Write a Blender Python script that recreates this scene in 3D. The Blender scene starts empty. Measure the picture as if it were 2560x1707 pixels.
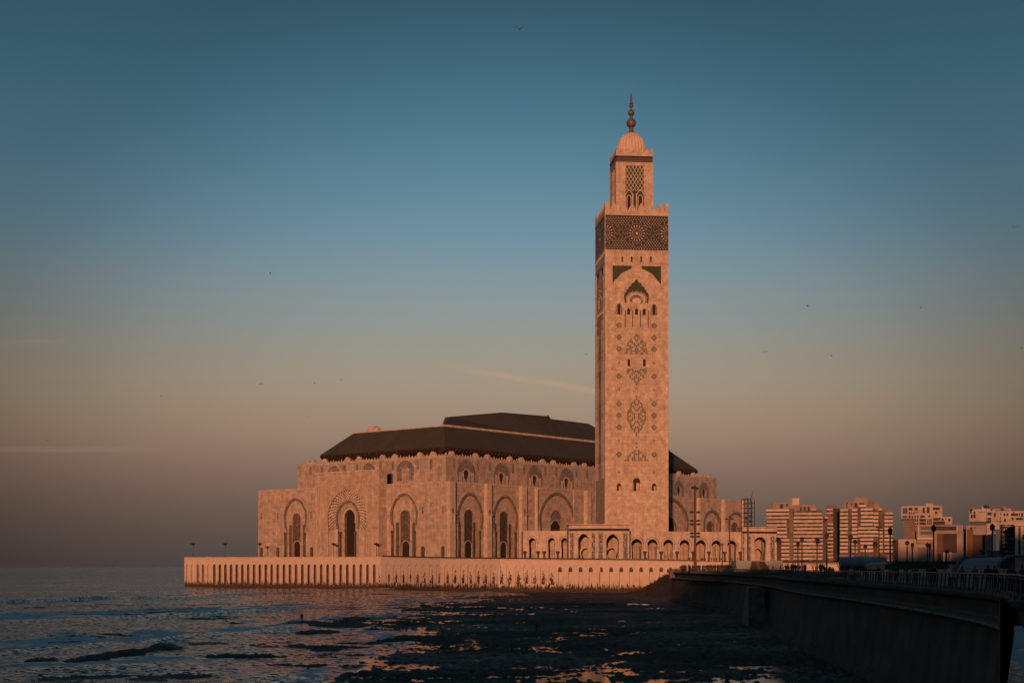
import bpy, bmesh, math, random
import numpy as np
from mathutils import Vector, Matrix
from mathutils.geometry import tessellate_polygon
random.seed(7)
SC = bpy.context.scene
COL = SC.collection
R = math.radians

# ------------------------------------------------------------------ camera, sky, sun
FPX, CX, HY, EZ = 3740.0, 1280.0, 1417.0, 10.0       # focal length in photo pixels, centre column, horizon row, eye height
cam = bpy.data.cameras.new('camera'); camo = bpy.data.objects.new('camera', cam); COL.objects.link(camo)
cam.sensor_width = 36; cam.lens = FPX/2560*36
cam.shift_y = (HY-853.5)/2560
cam.clip_start = 1; cam.clip_end = 200000
camo.location = (0, 0, EZ); camo.rotation_euler = (R(90), 0, 0)
SC.camera = camo
SUN_K, SUN_EL = 0.1226, R(6.0)                       # light travels towards (K, 1), low sun behind the camera
hl = math.hypot(SUN_K, 1)
to_sun = Vector((-SUN_K/hl*math.cos(SUN_EL), -1/hl*math.cos(SUN_EL), math.sin(SUN_EL)))
sun = bpy.data.lights.new('sun', 'SUN'); suno = bpy.data.objects.new('sun', sun); COL.objects.link(suno)
sun.energy = 3.45; sun.angle = R(0.6); sun.color = (1.0, 0.385, 0.175)
suno.rotation_euler = to_sun.to_track_quat('Z', 'Y').to_euler()
SC.view_settings.view_transform = 'Standard'
SC.view_settings.look = 'None'
SC.view_settings.exposure = 0; SC.view_settings.gamma = 1
SC.view_settings.use_curve_mapping = False

W = bpy.data.worlds.new('World'); SC.world = W; W.use_nodes = True
nt = W.node_tree; N = nt.nodes; Lk = nt.links
bg = N['Background']; bg.inputs['Strength'].default_value = 0.10
sky = N.new('ShaderNodeTexSky'); sky.sky_type = 'NISHITA'; sky.sun_disc = False
sky.sun_elevation = SUN_EL; sky.sun_rotation = math.atan2(to_sun.x, to_sun.y)
sky.air_density = 1.0; sky.dust_density = 1.0; sky.ozone_density = 1.0
tc = N.new('ShaderNodeTexCoord'); sx = N.new('ShaderNodeSeparateXYZ'); Lk.new(tc.outputs['Generated'], sx.inputs[0])
def wmath(op, a, b=None, c=None):
    m = N.new('ShaderNodeMath'); m.operation = op
    for i, v in enumerate((a, b, c)):
        if v is None: continue
        if isinstance(v, (int, float)): m.inputs[i].default_value = v
        else: Lk.new(v, m.inputs[i])
    return m.outputs[0]
# dusk tint by elevation (z of the unit view vector): grey-violet earth shadow, rosy belt, teal above
ramp = N.new('ShaderNodeValToRGB'); ramp.color_ramp.interpolation = 'B_SPLINE'
SKY = [(0.0, (.058,.048,.053)), (.030, (.090,.058,.061)), (.058, (.172,.096,.086)), (.085, (.290,.178,.128)), (.112, (.340,.246,.172)), (.135, (.320,.268,.205)),
       (.157, (.272,.284,.262)), (.185, (.232,.298,.325)), (.215, (.162,.290,.370)), (.262, (.108,.258,.352)), (.316, (.064,.198,.292)), (.36, (.058,.160,.236)), (.6, (.038,.125,.195)), (1.0, (.035,.105,.17))]
while len(ramp.color_ramp.elements) < len(SKY): ramp.color_ramp.elements.new(0.5)
for e, (p, c) in zip(ramp.color_ramp.elements, SKY): e.position = p; e.color = (*c, 1)
Lk.new(wmath('MAXIMUM', sx.outputs[2], 0.0), ramp.inputs[0])
mixs = N.new('ShaderNodeMix'); mixs.data_type = 'RGBA'; mixs.blend_type = 'MIX'; mixs.inputs[0].default_value = 0.90
scl = N.new('ShaderNodeVectorMath'); scl.operation = 'SCALE'; Lk.new(ramp.outputs[0], scl.inputs[0]); scl.inputs['Scale'].default_value = 10.9
Lk.new(sky.outputs[0], mixs.inputs[6]); Lk.new(scl.outputs[0], mixs.inputs[7])
# edge vignette put into the sky colour: brightest along the view axis
anti = Vector((SUN_K, 1, 0)).normalized()
dt = N.new('ShaderNodeVectorMath'); dt.operation = 'DOT_PRODUCT'; Lk.new(tc.outputs['Generated'], dt.inputs[0]); dt.inputs[1].default_value = (0.0, 1.0, 0)
mr = N.new('ShaderNodeMapRange'); mr.interpolation_type = 'SMOOTHSTEP'
Lk.new(dt.outputs['Value'], mr.inputs[0]); mr.inputs[1].default_value = .92; mr.inputs[2].default_value = 1.0
mr.inputs[3].default_value = .48; mr.inputs[4].default_value = 1.0
# thin high cirrus streaks low in the sky
az = wmath('DIVIDE', sx.outputs[0], wmath('MAXIMUM', sx.outputs[1], .05)); elv = wmath('DIVIDE', sx.outputs[2], wmath('MAXIMUM', sx.outputs[1], .05))
cn = N.new('ShaderNodeTexNoise'); Lk.new(tc.outputs['Generated'], cn.inputs[0]); cn.inputs['Scale'].default_value = 40; cn.inputs['Detail'].default_value = 4
def streak(a0, e0, slope, half, length, amt):
    d = wmath('SUBTRACT', elv, wmath('MULTIPLY_ADD', wmath('SUBTRACT', az, a0), slope, e0)); d = wmath('ADD', d, wmath('MULTIPLY', wmath('SUBTRACT', cn.outputs[0], .5), half*1.2))
    g = wmath('POWER', 2.718, wmath('MULTIPLY', wmath('POWER', wmath('DIVIDE', d, half), 2.0), -1.0))
    q = wmath('POWER', 2.718, wmath('MULTIPLY', wmath('POWER', wmath('ABSOLUTE', wmath('DIVIDE', wmath('SUBTRACT', az, a0), length)), 4.0), -1.0))
    return wmath('MULTIPLY', wmath('MULTIPLY', g, q), amt)
st_ = streak(.020, .1235, -.170, .0020, .055, .42)
for a in ((-.30, .0785, .0, .0016, .06, .12), (-.34, .150, .02, .0018, .05, .06)): st_ = wmath('ADD', st_, streak(*a))
fin = N.new('ShaderNodeMix'); fin.data_type = 'RGBA'; Lk.new(st_, fin.inputs[0])
gsc = N.new('ShaderNodeVectorMath'); gsc.operation = 'SCALE'; Lk.new(mixs.outputs[2], gsc.inputs[0]); Lk.new(mr.outputs[0], gsc.inputs['Scale'])
Lk.new(gsc.outputs[0], fin.inputs[6]); fin.inputs[7].default_value = (5.2, 3.3, 2.2, 1)
Lk.new(fin.outputs[2], bg.inputs[0])

# ------------------------------------------------------------------ helpers
CROP = {'C1': (440,1000,3.135), 'C2': (1000,1000,3.135), 'C3': (1440,200,3.137), 'C4': (1460,640,2.238), 'C5': (1640,1100,3.921),
        'C6': (2080,1180,4.9), 'D1': (1640,1380,2.5565), 'D2': (640,1170,6.533), 'D3': (940,1170,6.533), 'D4': (1260,1170,6.533),
        'D5': (1560,1180,5.88), 'D6': (720,1000,5.345), 'D7': (1100,1000,5.345), 'D8': (1900,1230,6.533), 'S': (0,0,1.0), 'C7': (0,1350,2.6133)}
def cpx(c, x, y=0):
    o = CROP[c]; return o[0]+x/o[2], o[1]+y/o[2]
def at(px, Y): return (px-CX)/FPX*Y
def zat(py, Y): return EZ+(HY-py)/FPX*Y

ORG = {}
class MB:
    def __init__(s): s.v = []; s.f = []; s.uv = None
    def add(s, vs, fs):
        b = len(s.v); s.v += [tuple(v) for v in vs]; s.f += [tuple(b+i for i in f) for f in fs]
    def box(s, c, sz, rot=0):
        cx, cy, cz = c; x, y, z = sz[0]/2, sz[1]/2, sz[2]/2; co, si = math.cos(rot), math.sin(rot)
        vs = [(cx+a*x*co-b*y*si, cy+a*x*si+b*y*co, cz+d*z) for d in (-1,1) for a, b in ((-1,-1),(1,-1),(1,1),(-1,1))]
        s.add(vs, [(3,2,1,0),(4,5,6,7),(0,1,5,4),(1,2,6,5),(2,3,7,6),(3,0,4,7)])
    def tube(s, p0, p1, r0, r1=None, n=8, cap=True):
        p0, p1 = Vector(p0), Vector(p1); r1 = r0 if r1 is None else r1
        d = (p1-p0).normalized(); a = d.orthogonal().normalized(); b = d.cross(a)
        vs = [p+(a*math.cos(2*math.pi*i/n)+b*math.sin(2*math.pi*i/n))*r for p, r in ((p0,r0),(p1,r1)) for i in range(n)]
        fs = [(i,(i+1)%n,n+(i+1)%n,n+i) for i in range(n)]
        if cap: fs += [tuple(range(n-1,-1,-1)), tuple(range(n,2*n))]
        s.add(vs, fs)
    def lathe(s, c, prof, n=24, ribs=None):
        vs = []; fs = []; m = len(prof)
        for j, (r, z) in enumerate(prof):
            for i in range(n):
                rr = r*(ribs(i/n, j/(m-1)) if ribs else 1); a = 2*math.pi*i/n
                vs.append((c[0]+rr*math.cos(a), c[1]+rr*math.sin(a), c[2]+z))
        for j in range(m-1):
            for i in range(n): fs.append((j*n+i, j*n+(i+1)%n, (j+1)*n+(i+1)%n, (j+1)*n+i))
        fs.append(tuple(range(n-1,-1,-1))); fs.append(tuple(range((m-1)*n, m*n)))
        s.add(vs, fs)
    def prism(s, poly, z0, z1):            # plan polygon raised from z0 to z1
        n = len(poly); vs = [(x,y,z0) for x,y in poly]+[(x,y,z1) for x,y in poly]
        tri = tessellate_polygon([[Vector((x,y,0)) for x,y in poly]])
        fs = [(i,(i+1)%n,n+(i+1)%n,n+i) for i in range(n)]+[t for t in tri]+[tuple(n+i for i in t) for t in tri]
        s.add(vs, fs)
    def build(s, name, mat, parent=None, smooth=False, loc=None):
        org = ORG.get(parent.name, (0,0,0)) if parent else (loc or (0,0,0))
        me = bpy.data.meshes.new(name)
        me.from_pydata([(x-org[0], y-org[1], z-org[2]) for x,y,z in s.v], [], s.f); me.update()
        auto_uv(me)
        for m in (mat if isinstance(mat, (list, tuple)) else [mat]): me.materials.append(m)
        if smooth: me.shade_smooth()
        o = bpy.data.objects.new(name, me); COL.objects.link(o)
        if parent: o.parent = parent
        else: o.location = org
        ORG[o.name] = org
        return o
def auto_uv(me):
    n = len(me.loops)
    if not n: return
    co = np.empty(len(me.vertices)*3); me.vertices.foreach_get('co', co); co = co.reshape(-1,3)
    vi = np.empty(n, np.int32); me.loops.foreach_get('vertex_index', vi)
    tot = np.empty(len(me.polygons), np.int32); me.polygons.foreach_get('loop_total', tot)
    nm = np.empty(len(me.polygons)*3); me.polygons.foreach_get('normal', nm); nm = nm.reshape(-1,3)
    ln = np.repeat(nm, tot, 0); p = co[vi]
    h = np.hypot(ln[:,0], ln[:,1])+1e-9; tx, ty = -ln[:,1]/h, ln[:,0]/h
    sg = np.where(np.abs(tx) > .05, np.sign(tx), np.sign(ty)); tx, ty = tx*sg, ty*sg
    flat = np.abs(ln[:,2]) > .9
    u = np.where(flat, p[:,0], p[:,0]*tx+p[:,1]*ty); v = np.where(flat, p[:,1], p[:,2])
    uv = me.uv_layers.new(name='uv'); uv.data.foreach_set('uv', np.stack([u,v],1).ravel())
def thing(name, label, cat, loc=(0,0,0), rz=0, group=None):
    o = bpy.data.objects.new(name, None); COL.objects.link(o); o.location = loc; o.rotation_euler.z = rz
    o.empty_display_size = .5; ORG[o.name] = tuple(loc)
    return tag(o, label, cat, group)
def tag(o, label=None, cat=None, group=None, kind=None):
    if label: o['label'] = label
    if cat: o['category'] = cat
    if group: o['group'] = group
    if kind: o['kind'] = kind
    return o
def dup(o, parent=None, loc=None, rz=None, sc=None):
    c = o.copy(); COL.objects.link(c); c.parent = parent
    if loc is not None: c.location = loc
    if rz is not None: c.rotation_euler.z = rz
    if sc is not None: c.scale = (sc,)*3 if isinstance(sc,(int,float)) else sc
    for ch in list(o.children): dup(ch, c)
    return c

class Fr:                                   # an upright plane: origin, horizontal direction, outward normal
    def __init__(s, O, d):
        s.O = Vector((O[0],O[1])); s.d = Vector((d[0],d[1])).normalized(); s.n = Vector((s.d.y,-s.d.x))
        if s.n.dot(-s.O) < 0: s.n = -s.n
    def off(s, o): f = Fr(s.O+s.n*o, s.d); f.n = s.n; return f
    def t(s, px):
        r = (px-CX)/FPX                     # O.x+d.x t = r (O.y+d.y t)
        return (r*s.O.y-s.O.x)/(s.d.x-r*s.d.y)
    def Y(s, t): return s.O.y+s.d.y*t
    def tz(s, px, py): t = s.t(px); return t, zat(py, s.Y(t))
    def P(s, t, z, o=0): q = s.O+s.d*t+s.n*o; return (q.x, q.y, z)
    def box(s, mb, t0, t1, z0, z1, o0, o1):
        vs = [s.P(t,z,o) for z in (z0,z1) for t,o in ((t0,o0),(t1,o0),(t1,o1),(t0,o1))]
        mb.add(vs, [(3,2,1,0),(4,5,6,7),(0,1,5,4),(1,2,6,5),(2,3,7,6),(3,0,4,7)])
    def extr(s, mb, poly, o0, o1, holes=()):  # polygon (t,z) with holes, extruded from o0 (back) to o1 (front)
        loops = [poly]+list(holes); flat = [p for l in loops for p in l]
        tri = tessellate_polygon([[Vector((a,b,0)) for a,b in l] for l in loops]); n = len(flat)
        fs = []
        for t in tri:
            a, b, c = [flat[i] for i in t]
            cr = (b[0]-a[0])*(c[1]-a[1])-(b[1]-a[1])*(c[0]-a[0])
            if abs(cr) < 1e-9: continue
            fs.append(tuple(t))
        vs = [s.P(a,b,o1) for a,b in flat]
        k = 0
        if o0 is not None:
            vs += [s.P(a,b,o0) for a,b in flat]
            for l in loops:
                m = len(l)
                for i in range(m): fs.append((k+i, k+(i+1)%m, n+k+(i+1)%m, n+k+i))
                k += m
        mb.add(vs, fs)
    def ring(s, mb, a, b, o0, o1):           # open band between two equal-length polylines
        n = len(a); vs = [s.P(*p,o1) for p in a]+[s.P(*p,o1) for p in b]+[s.P(*p,o0) for p in a]+[s.P(*p,o0) for p in b]
        fs = []
        for i in range(n-1):
            fs += [(i,i+1,n+i+1,n+i),(i,i+1,2*n+i+1,2*n+i),(n+i,n+i+1,3*n+i+1,3*n+i)]
        fs += [(0,n,3*n,2*n),(n-1,2*n-1,4*n-1,3*n-1)]
        mb.add(vs, fs)
    def rect(s, c, x0, y0, x1, y1):
        ax, ay = cpx(c,x0,y0); bx, by = cpx(c,x1,y1); t0 = s.t(ax); t1 = s.t(bx); Y = s.Y((t0+t1)/2)
        z0, z1 = sorted((zat(ay,Y), zat(by,Y))); t0, t1 = sorted((t0,t1)); return t0, t1, z0, z1
    def arch(s, c, cx, yt, yb, hj, hb=None, yc=None, ys=None, pt=.15, n=9):
        """arched outline from photo crop coordinates: centre, top, bottom, half width of jamb and of bulge, bulge row, spring row"""
        k = CROP[c][2]; px, _ = cpx(c,cx); t = s.t(px); Y = s.Y(t)
        w = abs(s.t(px+1)-t)/k; z = lambda y: zat(cpx(c,0,y)[1], Y)
        hb = hj if hb is None else hb
        yc = yt+hb*1.1 if yc is None else yc
        ys = yc if ys is None else ys
        return arch_pts(t, z(yt), z(yb), hj*w, hb*w, z(yc), z(ys), pt, n)
def arch_pts(t, zt, zb, hj, hb, zc, zs, pt=.15, n=9):
    pts = [(t-hj, zb), (t-hj, zs)]
    if hb > hj*1.01:
        phi = math.acos(hj/hb)
        for i in range(1, 5):
            a = -phi*(1-i/4); pts.append((t-hb*math.cos(a), zc+(zc-zs)*math.sin(a)/math.sin(phi)))
    for i in range(1, n+1):
        a = math.pi/2*i/n; x = hb*math.cos(a)*(1-pt*math.sin(a)*math.cos(a)*1.2)
        pts.append((t-x, zc+(zt-zc)*(math.sin(a)*(1-pt)+pt*(i/n))))
    m = [(2*t-a, b) for a, b in reversed(pts[:-1])]
    return pts+m
def inset(pts, d, zfac=1):                   # move an arch outline outward (d>0) keeping its foot
    cx = sum(p[0] for p in pts)/len(pts); out = []
    n = len(pts)
    for i, (x, z) in enumerate(pts):
        a = pts[max(i-1,0)]; b = pts[min(i+1,n-1)]; tx, tz = b[0]-a[0], b[1]-a[1]; l = math.hypot(tx,tz) or 1
        nx, nz = -tz/l, tx/l
        if i in (0, n-1): nx, nz = (-1,0) if i == 0 else (1,0)
        if (nx*(x-cx) < 0 and abs(x-cx) > .2) : nx, nz = -nx, -nz
        if abs(x-cx) <= .2: nx, nz = 0, 1
        out.append((x+nx*d, z+nz*d*zfac))
    return out
def scallop(pts, k, amp):                    # lobed (multifoil) version of an outline
    L = [0]
    for a, b in zip(pts, pts[1:]): L.append(L[-1]+math.hypot(b[0]-a[0], b[1]-a[1]))
    out = []; m = k*5
    for j in range(m+1):
        s = L[-1]*j/m; i = max(q for q in range(len(L)) if L[q] <= s+1e-9); i = min(i, len(pts)-2)
        f = (s-L[i])/(L[i+1]-L[i]+1e-9); a, b = pts[i], pts[i+1]
        tx, tz = b[0]-a[0], b[1]-a[1]; l = math.hypot(tx,tz) or 1
        w = amp*abs(math.sin(math.pi*k*j/m)); out.append((a[0]+tx*f-tz/l*w, a[1]+tz*f+tx/l*w))
    return out

# ------------------------------------------------------------------ materials
def newmat(name, rough=.85, spec=.25):
    m = bpy.data.materials.new(name); m.use_nodes = True; t = m.node_tree
    b = t.nodes['Principled BSDF']; b.inputs['Roughness'].default_value = rough; b.inputs['Specular IOR Level'].default_value = spec
    return m, t, b
def nd(t, kind, **kw):
    n = t.nodes.new(kind)
    for k, v in kw.items():
        if k in n.inputs: n.inputs[k].default_value = v
        else: setattr(n, k, v)
    return n
def rampn(t, src, stops):
    r = t.nodes.new('ShaderNodeValToRGB')
    while len(r.color_ramp.elements) < len(stops): r.color_ramp.elements.new(.5)
    for e, (p, c) in zip(r.color_ramp.elements, stops): e.position = p; e.color = (*c, 1)
    t.links.new(src, r.inputs[0]); return r.outputs[0]
def mixc(t, fac, a, b, mode='MIX'):
    m = t.nodes.new('ShaderNodeMix'); m.data_type = 'RGBA'; m.blend_type = mode
    for s, v in ((m.inputs[0],fac),(m.inputs[6],a),(m.inputs[7],b)):
        if isinstance(v, (int,float)): s.default_value = v
        elif isinstance(v, tuple): s.default_value = (*v,1)
        else: t.links.new(v, s)
    return m.outputs[2]
def mth(t, op, a, b=None, c=None):
    m = t.nodes.new('ShaderNodeMath'); m.operation = op
    for i, v in enumerate((a,b,c)):
        if v is None: continue
        if isinstance(v,(int,float)): m.inputs[i].default_value = v
        else: t.links.new(v, m.inputs[i])
    return m.outputs[0]
def bump(t, b, h, s=.3, d=.1):
    n = t.nodes.new('ShaderNodeBump'); n.inputs['Strength'].default_value = s; n.inputs['Distance'].default_value = d
    t.links.new(h, n.inputs['Height']); t.links.new(n.outputs[0], b.inputs['Normal'])
def simple(name, c, rough=.8, var=.25, scale=1.5, spec=.25, metal=0):
    m, t, b = newmat(name, rough, spec); g = nd(t,'ShaderNodeNewGeometry'); n = nd(t,'ShaderNodeTexNoise', Scale=scale, Detail=4.0)
    t.links.new(g.outputs['Position'], n.inputs[0])
    lo = tuple(x*(1-var) for x in c); hi = tuple(min(1,x*(1+var)) for x in c)
    t.links.new(rampn(t, n.outputs[0], [(.3,lo),(.7,hi)]), b.inputs['Base Color']); b.inputs['Metallic'].default_value = metal
    return m
def stone(name, c1, c2, bw=2.4, bh=1.2, weather=.5, net=0.0):
    """marble and travertine slabs: each slab its own tone, recessed joints, rain streaks"""
    m, t, b = newmat(name, .8, .2)
    uv = nd(t,'ShaderNodeUVMap'); br = nd(t,'ShaderNodeTexBrick', Scale=1.0)
    br.inputs['Brick Width'].default_value = bw; br.inputs['Row Height'].default_value = bh; br.inputs['Mortar Size'].default_value = .035
    br.inputs['Color1'].default_value = (*c1,1); br.inputs['Color2'].default_value = (*c2,1); br.inputs['Mortar'].default_value = tuple(x*.62 for x in c1)+(1,)
    br.inputs['Bias'].default_value = 0; t.links.new(uv.outputs[0], br.inputs[0])
    n1 = nd(t,'ShaderNodeTexNoise', Scale=.35, Detail=5.0, Roughness=.65); t.links.new(uv.outputs[0], n1.inputs[0])
    mp = nd(t,'ShaderNodeMapping'); mp.inputs['Scale'].default_value = (.9,.06,1); t.links.new(uv.outputs[0], mp.inputs[0])
    n2 = nd(t,'ShaderNodeTexNoise', Scale=1.0, Detail=5.0, Roughness=.7); t.links.new(mp.outputs[0], n2.inputs[0])
    wn = nd(t,'ShaderNodeTexNoise', Scale=2.2, Detail=3.0); t.links.new(uv.outputs[0], wn.inputs[0])
    k1 = rampn(t, n1.outputs[0], [(.3,(.70,.70,.72)),(.65,(1.12,1.1,1.06))]); k2 = rampn(t, n2.outputs[0], [(.35,(1-.5*weather,)*3),(.6,(1.08,)*3)])
    k3 = rampn(t, wn.outputs[0], [(.35,(.82,)*3),(.65,(1.12,)*3)])
    c = mixc(t, 1.0, br.outputs[0], k1, 'MULTIPLY'); c = mixc(t, 1.0, c, k2, 'MULTIPLY'); c = mixc(t, 1.0, c, k3, 'MULTIPLY')
    h = wn.outputs[0]
    if net:                                   # shallow carved lozenge net
        sp = nd(t,'ShaderNodeSeparateXYZ'); t.links.new(uv.outputs[0], sp.inputs[0])
        a = mth(t,'SINE', mth(t,'MULTIPLY', mth(t,'ADD', sp.outputs[0], mth(t,'MULTIPLY', sp.outputs[1], .8)), net))
        d = mth(t,'SINE', mth(t,'MULTIPLY', mth(t,'SUBTRACT', sp.outputs[0], mth(t,'MULTIPLY', sp.outputs[1], .8)), net))
        q = mth(t,'SUBTRACT', mth(t,'MULTIPLY', mth(t,'MINIMUM', mth(t,'ABSOLUTE', a), mth(t,'ABSOLUTE', d)), 2.2), .6); c = mixc(t, 1.0, c, rampn(t, mth(t,'MULTIPLY_ADD', q, .5, .5), [(.30,(.78,.76,.74)),(.5,(1.05,)*3)]), 'MULTIPLY'); h = q
    t.links.new(c, b.inputs['Base Color']); bump(t, b, h, .35, .12)
    return m
def pattern(name, cd, cl, scale, thr=.45, cells=True, rough=.6):
    """carved plaster or tile tracery: light figure over a dark ground, too fine to model"""
    m, t, b = newmat(name, rough, .3); uv = nd(t,'ShaderNodeUVMap'); v = nd(t,'ShaderNodeTexVoronoi', Scale=scale, feature='DISTANCE_TO_EDGE', Randomness=.55)
    t.links.new(uv.outputs[0], v.inputs[0]); n = nd(t,'ShaderNodeTexNoise', Scale=scale*.3, Detail=3.0); t.links.new(uv.outputs[0], n.inputs[0])
    f = rampn(t, v.outputs[0], [(thr*.12,(1,1,1)),(thr*.28,(0,0,0))])
    c = mixc(t, f, cd, cl); c = mixc(t, 1.0, c, rampn(t, n.outputs[0], [(.3,(.75,)*3),(.7,(1.15,)*3)]), 'MULTIPLY')
    t.links.new(c, b.inputs['Base Color']); bump(t, b, f, .4, .1); return m
M = {}
M['stone_minaret'] = stone('minaret_marble', (.55,.46,.37), (.42,.35,.29), 1.9, 1.5, .2)
M['stone_net'] = stone('carved_net_marble', (.52,.45,.36), (.46,.39,.31), 1.9, 1.5, .3, net=2.6)
M['stone_hall'] = stone('hall_marble', (.51,.42,.34), (.36,.32,.30), 2.6, 1.7, .35)
M['stone_upper'] = stone('upper_marble', (.47,.40,.34), (.34,.31,.295), 2.6, 1.7, .5)
M['stone_carved'] = stone('carved_gate_marble', (.52,.43,.35), (.44,.36,.30), 1.6, 1.2, .4, net=3.6)
M['stone_plain'] = stone('pale_marble', (.56,.48,.41), (.48,.41,.35), 3, 2, .35)
M['band_carved'] = pattern('arch_tracery', (.075,.075,.075), (.30,.26,.23), 1.3, .5)
M['upper_tracery'] = pattern('blue_grey_tracery', (.11,.12,.13), (.28,.25,.235), .9, .5)
M['lattice'] = pattern('lattice_screen', (.030,.026,.025), (.21,.165,.135), 1.5, .55)
M['zellij'] = pattern('green_zellij', (.028,.030,.026), (.16,.12,.10), 2.0, .40)
M['band_light'] = pattern('pale_arch_tracery', (.16,.14,.125), (.46,.40,.34), 1.6, .8)
M['blue_lattice'] = pattern('grey_blue_lattice', (.055,.065,.075), (.34,.31,.29), 1.3, .5)
M['green_tile'] = simple('green_tile', (.026,.040,.020), .5, .15, .8)
M['band_ground'] = simple('tile_band_ground', (.026,.029,.033), .5, .2, .8)
M['petal'] = simple('rose_stucco', (.36,.29,.25), .8, .25, .9)
M['diamond_tile'] = simple('grey_green_tile', (.13,.135,.125), .6, .3, .6)
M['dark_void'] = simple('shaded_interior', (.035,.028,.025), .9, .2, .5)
M['dark_door'] = simple('dark_cedar_door', (.03,.022,.02), .7, .2, .5)
M['dark_column'] = simple('dark_marble_column', (.07,.055,.05), .35, .3, 1.2)
M['dome'] = simple('dome_plaster', (.55,.45,.37), .7, .12, .5)
M['bronze'] = simple('spire_copper', (.17,.115,.10), .55, .2, 1.0, metal=.4)
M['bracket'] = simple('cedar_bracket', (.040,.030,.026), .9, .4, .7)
def roofmat():
    m, t, b = newmat('green_roof_tiles', .75, .2); uv = nd(t,'ShaderNodeUVMap'); w = nd(t,'ShaderNodeTexWave', Scale=1.2, Distortion=.4); w.bands_direction = 'X'
    t.links.new(uv.outputs[0], w.inputs[0]); n = nd(t,'ShaderNodeTexNoise', Scale=.12, Detail=6.0, Roughness=.7); t.links.new(uv.outputs[0], n.inputs[0])
    n2 = nd(t,'ShaderNodeTexNoise', Scale=1.6, Detail=3.0); t.links.new(uv.outputs[0], n2.inputs[0])
    c = rampn(t, n.outputs[0], [(.3,(.054,.055,.047)),(.55,(.070,.066,.055)),(.75,(.088,.075,.062))])
    c = mixc(t, 1.0, c, rampn(t, w.outputs[0], [(0,(.80,)*3),(1,(1.12,)*3)]), 'MULTIPLY'); c = mixc(t, 1.0, c, rampn(t, n2.outputs[0], [(.3,(.8,)*3),(.7,(1.2,)*3)]), 'MULTIPLY')
    t.links.new(c, b.inputs['Base Color']); bump(t, b, w.outputs[0], .4, .15); return m
M['roof'] = roofmat()
def seawallmat():
    """pale concrete, black algae at the tide line and dark drips below the arches"""
    m, t, b = newmat('sea_wall_concrete', .85, .25); g = nd(t,'ShaderNodeNewGeometry'); sp = nd(t,'ShaderNodeSeparateXYZ'); t.links.new(g.outputs['Position'], sp.inputs[0])
    uv = nd(t,'ShaderNodeUVMap'); n = nd(t,'ShaderNodeTexNoise', Scale=.45, Detail=8.0, Roughness=.75); t.links.new(uv.outputs[0], n.inputs[0])
    mp = nd(t,'ShaderNodeMapping'); mp.inputs['Scale'].default_value = (1.5,.22,1); t.links.new(uv.outputs[0], mp.inputs[0])
    s = nd(t,'ShaderNodeTexNoise', Scale=1.0, Detail=7.0, Roughness=.75); t.links.new(mp.outputs[0], s.inputs[0])
    base = rampn(t, n.outputs[0], [(.3,(.44,.37,.31)),(.7,(.58,.50,.43))])
    tide = mth(t,'ADD', mth(t,'DIVIDE', mth(t,'SUBTRACT', 3.4, sp.outputs[2]), 3.6), mth(t,'MULTIPLY', mth(t,'SUBTRACT', s.outputs[0], .5), 2.2))
    f = rampn(t, tide, [(.15,(0,0,0)),(.5,(1,1,1))])
    c = mixc(t, f, base, (.045,.033,.026))
    st = mth(t,'MULTIPLY', mth(t,'SUBTRACT', s.outputs[0], .44), 4.5); lo = rampn(t, mth(t,'DIVIDE', sp.outputs[2], 13.0), [(.30,(1,1,1)),(.62,(0,0,0))])
    c = mixc(t, mth(t,'MULTIPLY', mth(t,'MAXIMUM', mth(t,'MINIMUM', st, 1.0), 0.0), mth(t,'MULTIPLY', lo, .45)), c, (.12,.08,.06))
    t.links.new(c, b.inputs['Base Color']); bump(t, b, n.outputs[0], .3, .2); return m
M['seawall'] = seawallmat()
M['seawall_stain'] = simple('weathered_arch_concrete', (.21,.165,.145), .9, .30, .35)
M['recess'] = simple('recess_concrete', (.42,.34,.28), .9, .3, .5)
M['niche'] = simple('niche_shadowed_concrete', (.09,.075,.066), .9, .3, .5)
M['algae'] = simple('black_algae_stain', (.05,.036,.028), .9, .5, .8)
M['paving'] = simple('esplanade_paving', (.24,.21,.19), .85, .2, .3)
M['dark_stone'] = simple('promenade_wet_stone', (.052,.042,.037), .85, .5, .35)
M['ledge'] = simple('promenade_ledge', (.11,.095,.085), .8, .5, .9)
M['deck'] = simple('promenade_deck', (.09,.08,.075), .85, .3, .6)
M['steel'] = simple('grey_steel', (.16,.15,.15), .45, .2, 1, metal=.5)
M['dark_metal'] = simple('dark_painted_metal', (.05,.042,.040), .5, .2, 1)
M['red_metal'] = simple('rust_red_painted_metal', (.10,.055,.047), .6, .2, 1)
M['glass'] = simple('dark_glass', (.03,.028,.028), .55, .4, .3, spec=.12)
M['blue_glass'] = simple('blue_grey_glass', (.055,.07,.085), .5, .2, .3, spec=.15)
# ------------------------------------------------------------------ setting: land, promenade body, unseen ridge added behind the camera for shade
A0 = R(39.5); V2 = Vector((math.sin(A0), math.cos(A0))); U2 = Vector((-math.cos(A0), math.sin(A0)))
C0 = Vector((at(1118,678), 678))
def AB(a, b): q = C0+V2*a+U2*b; return (q.x, q.y)
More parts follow.
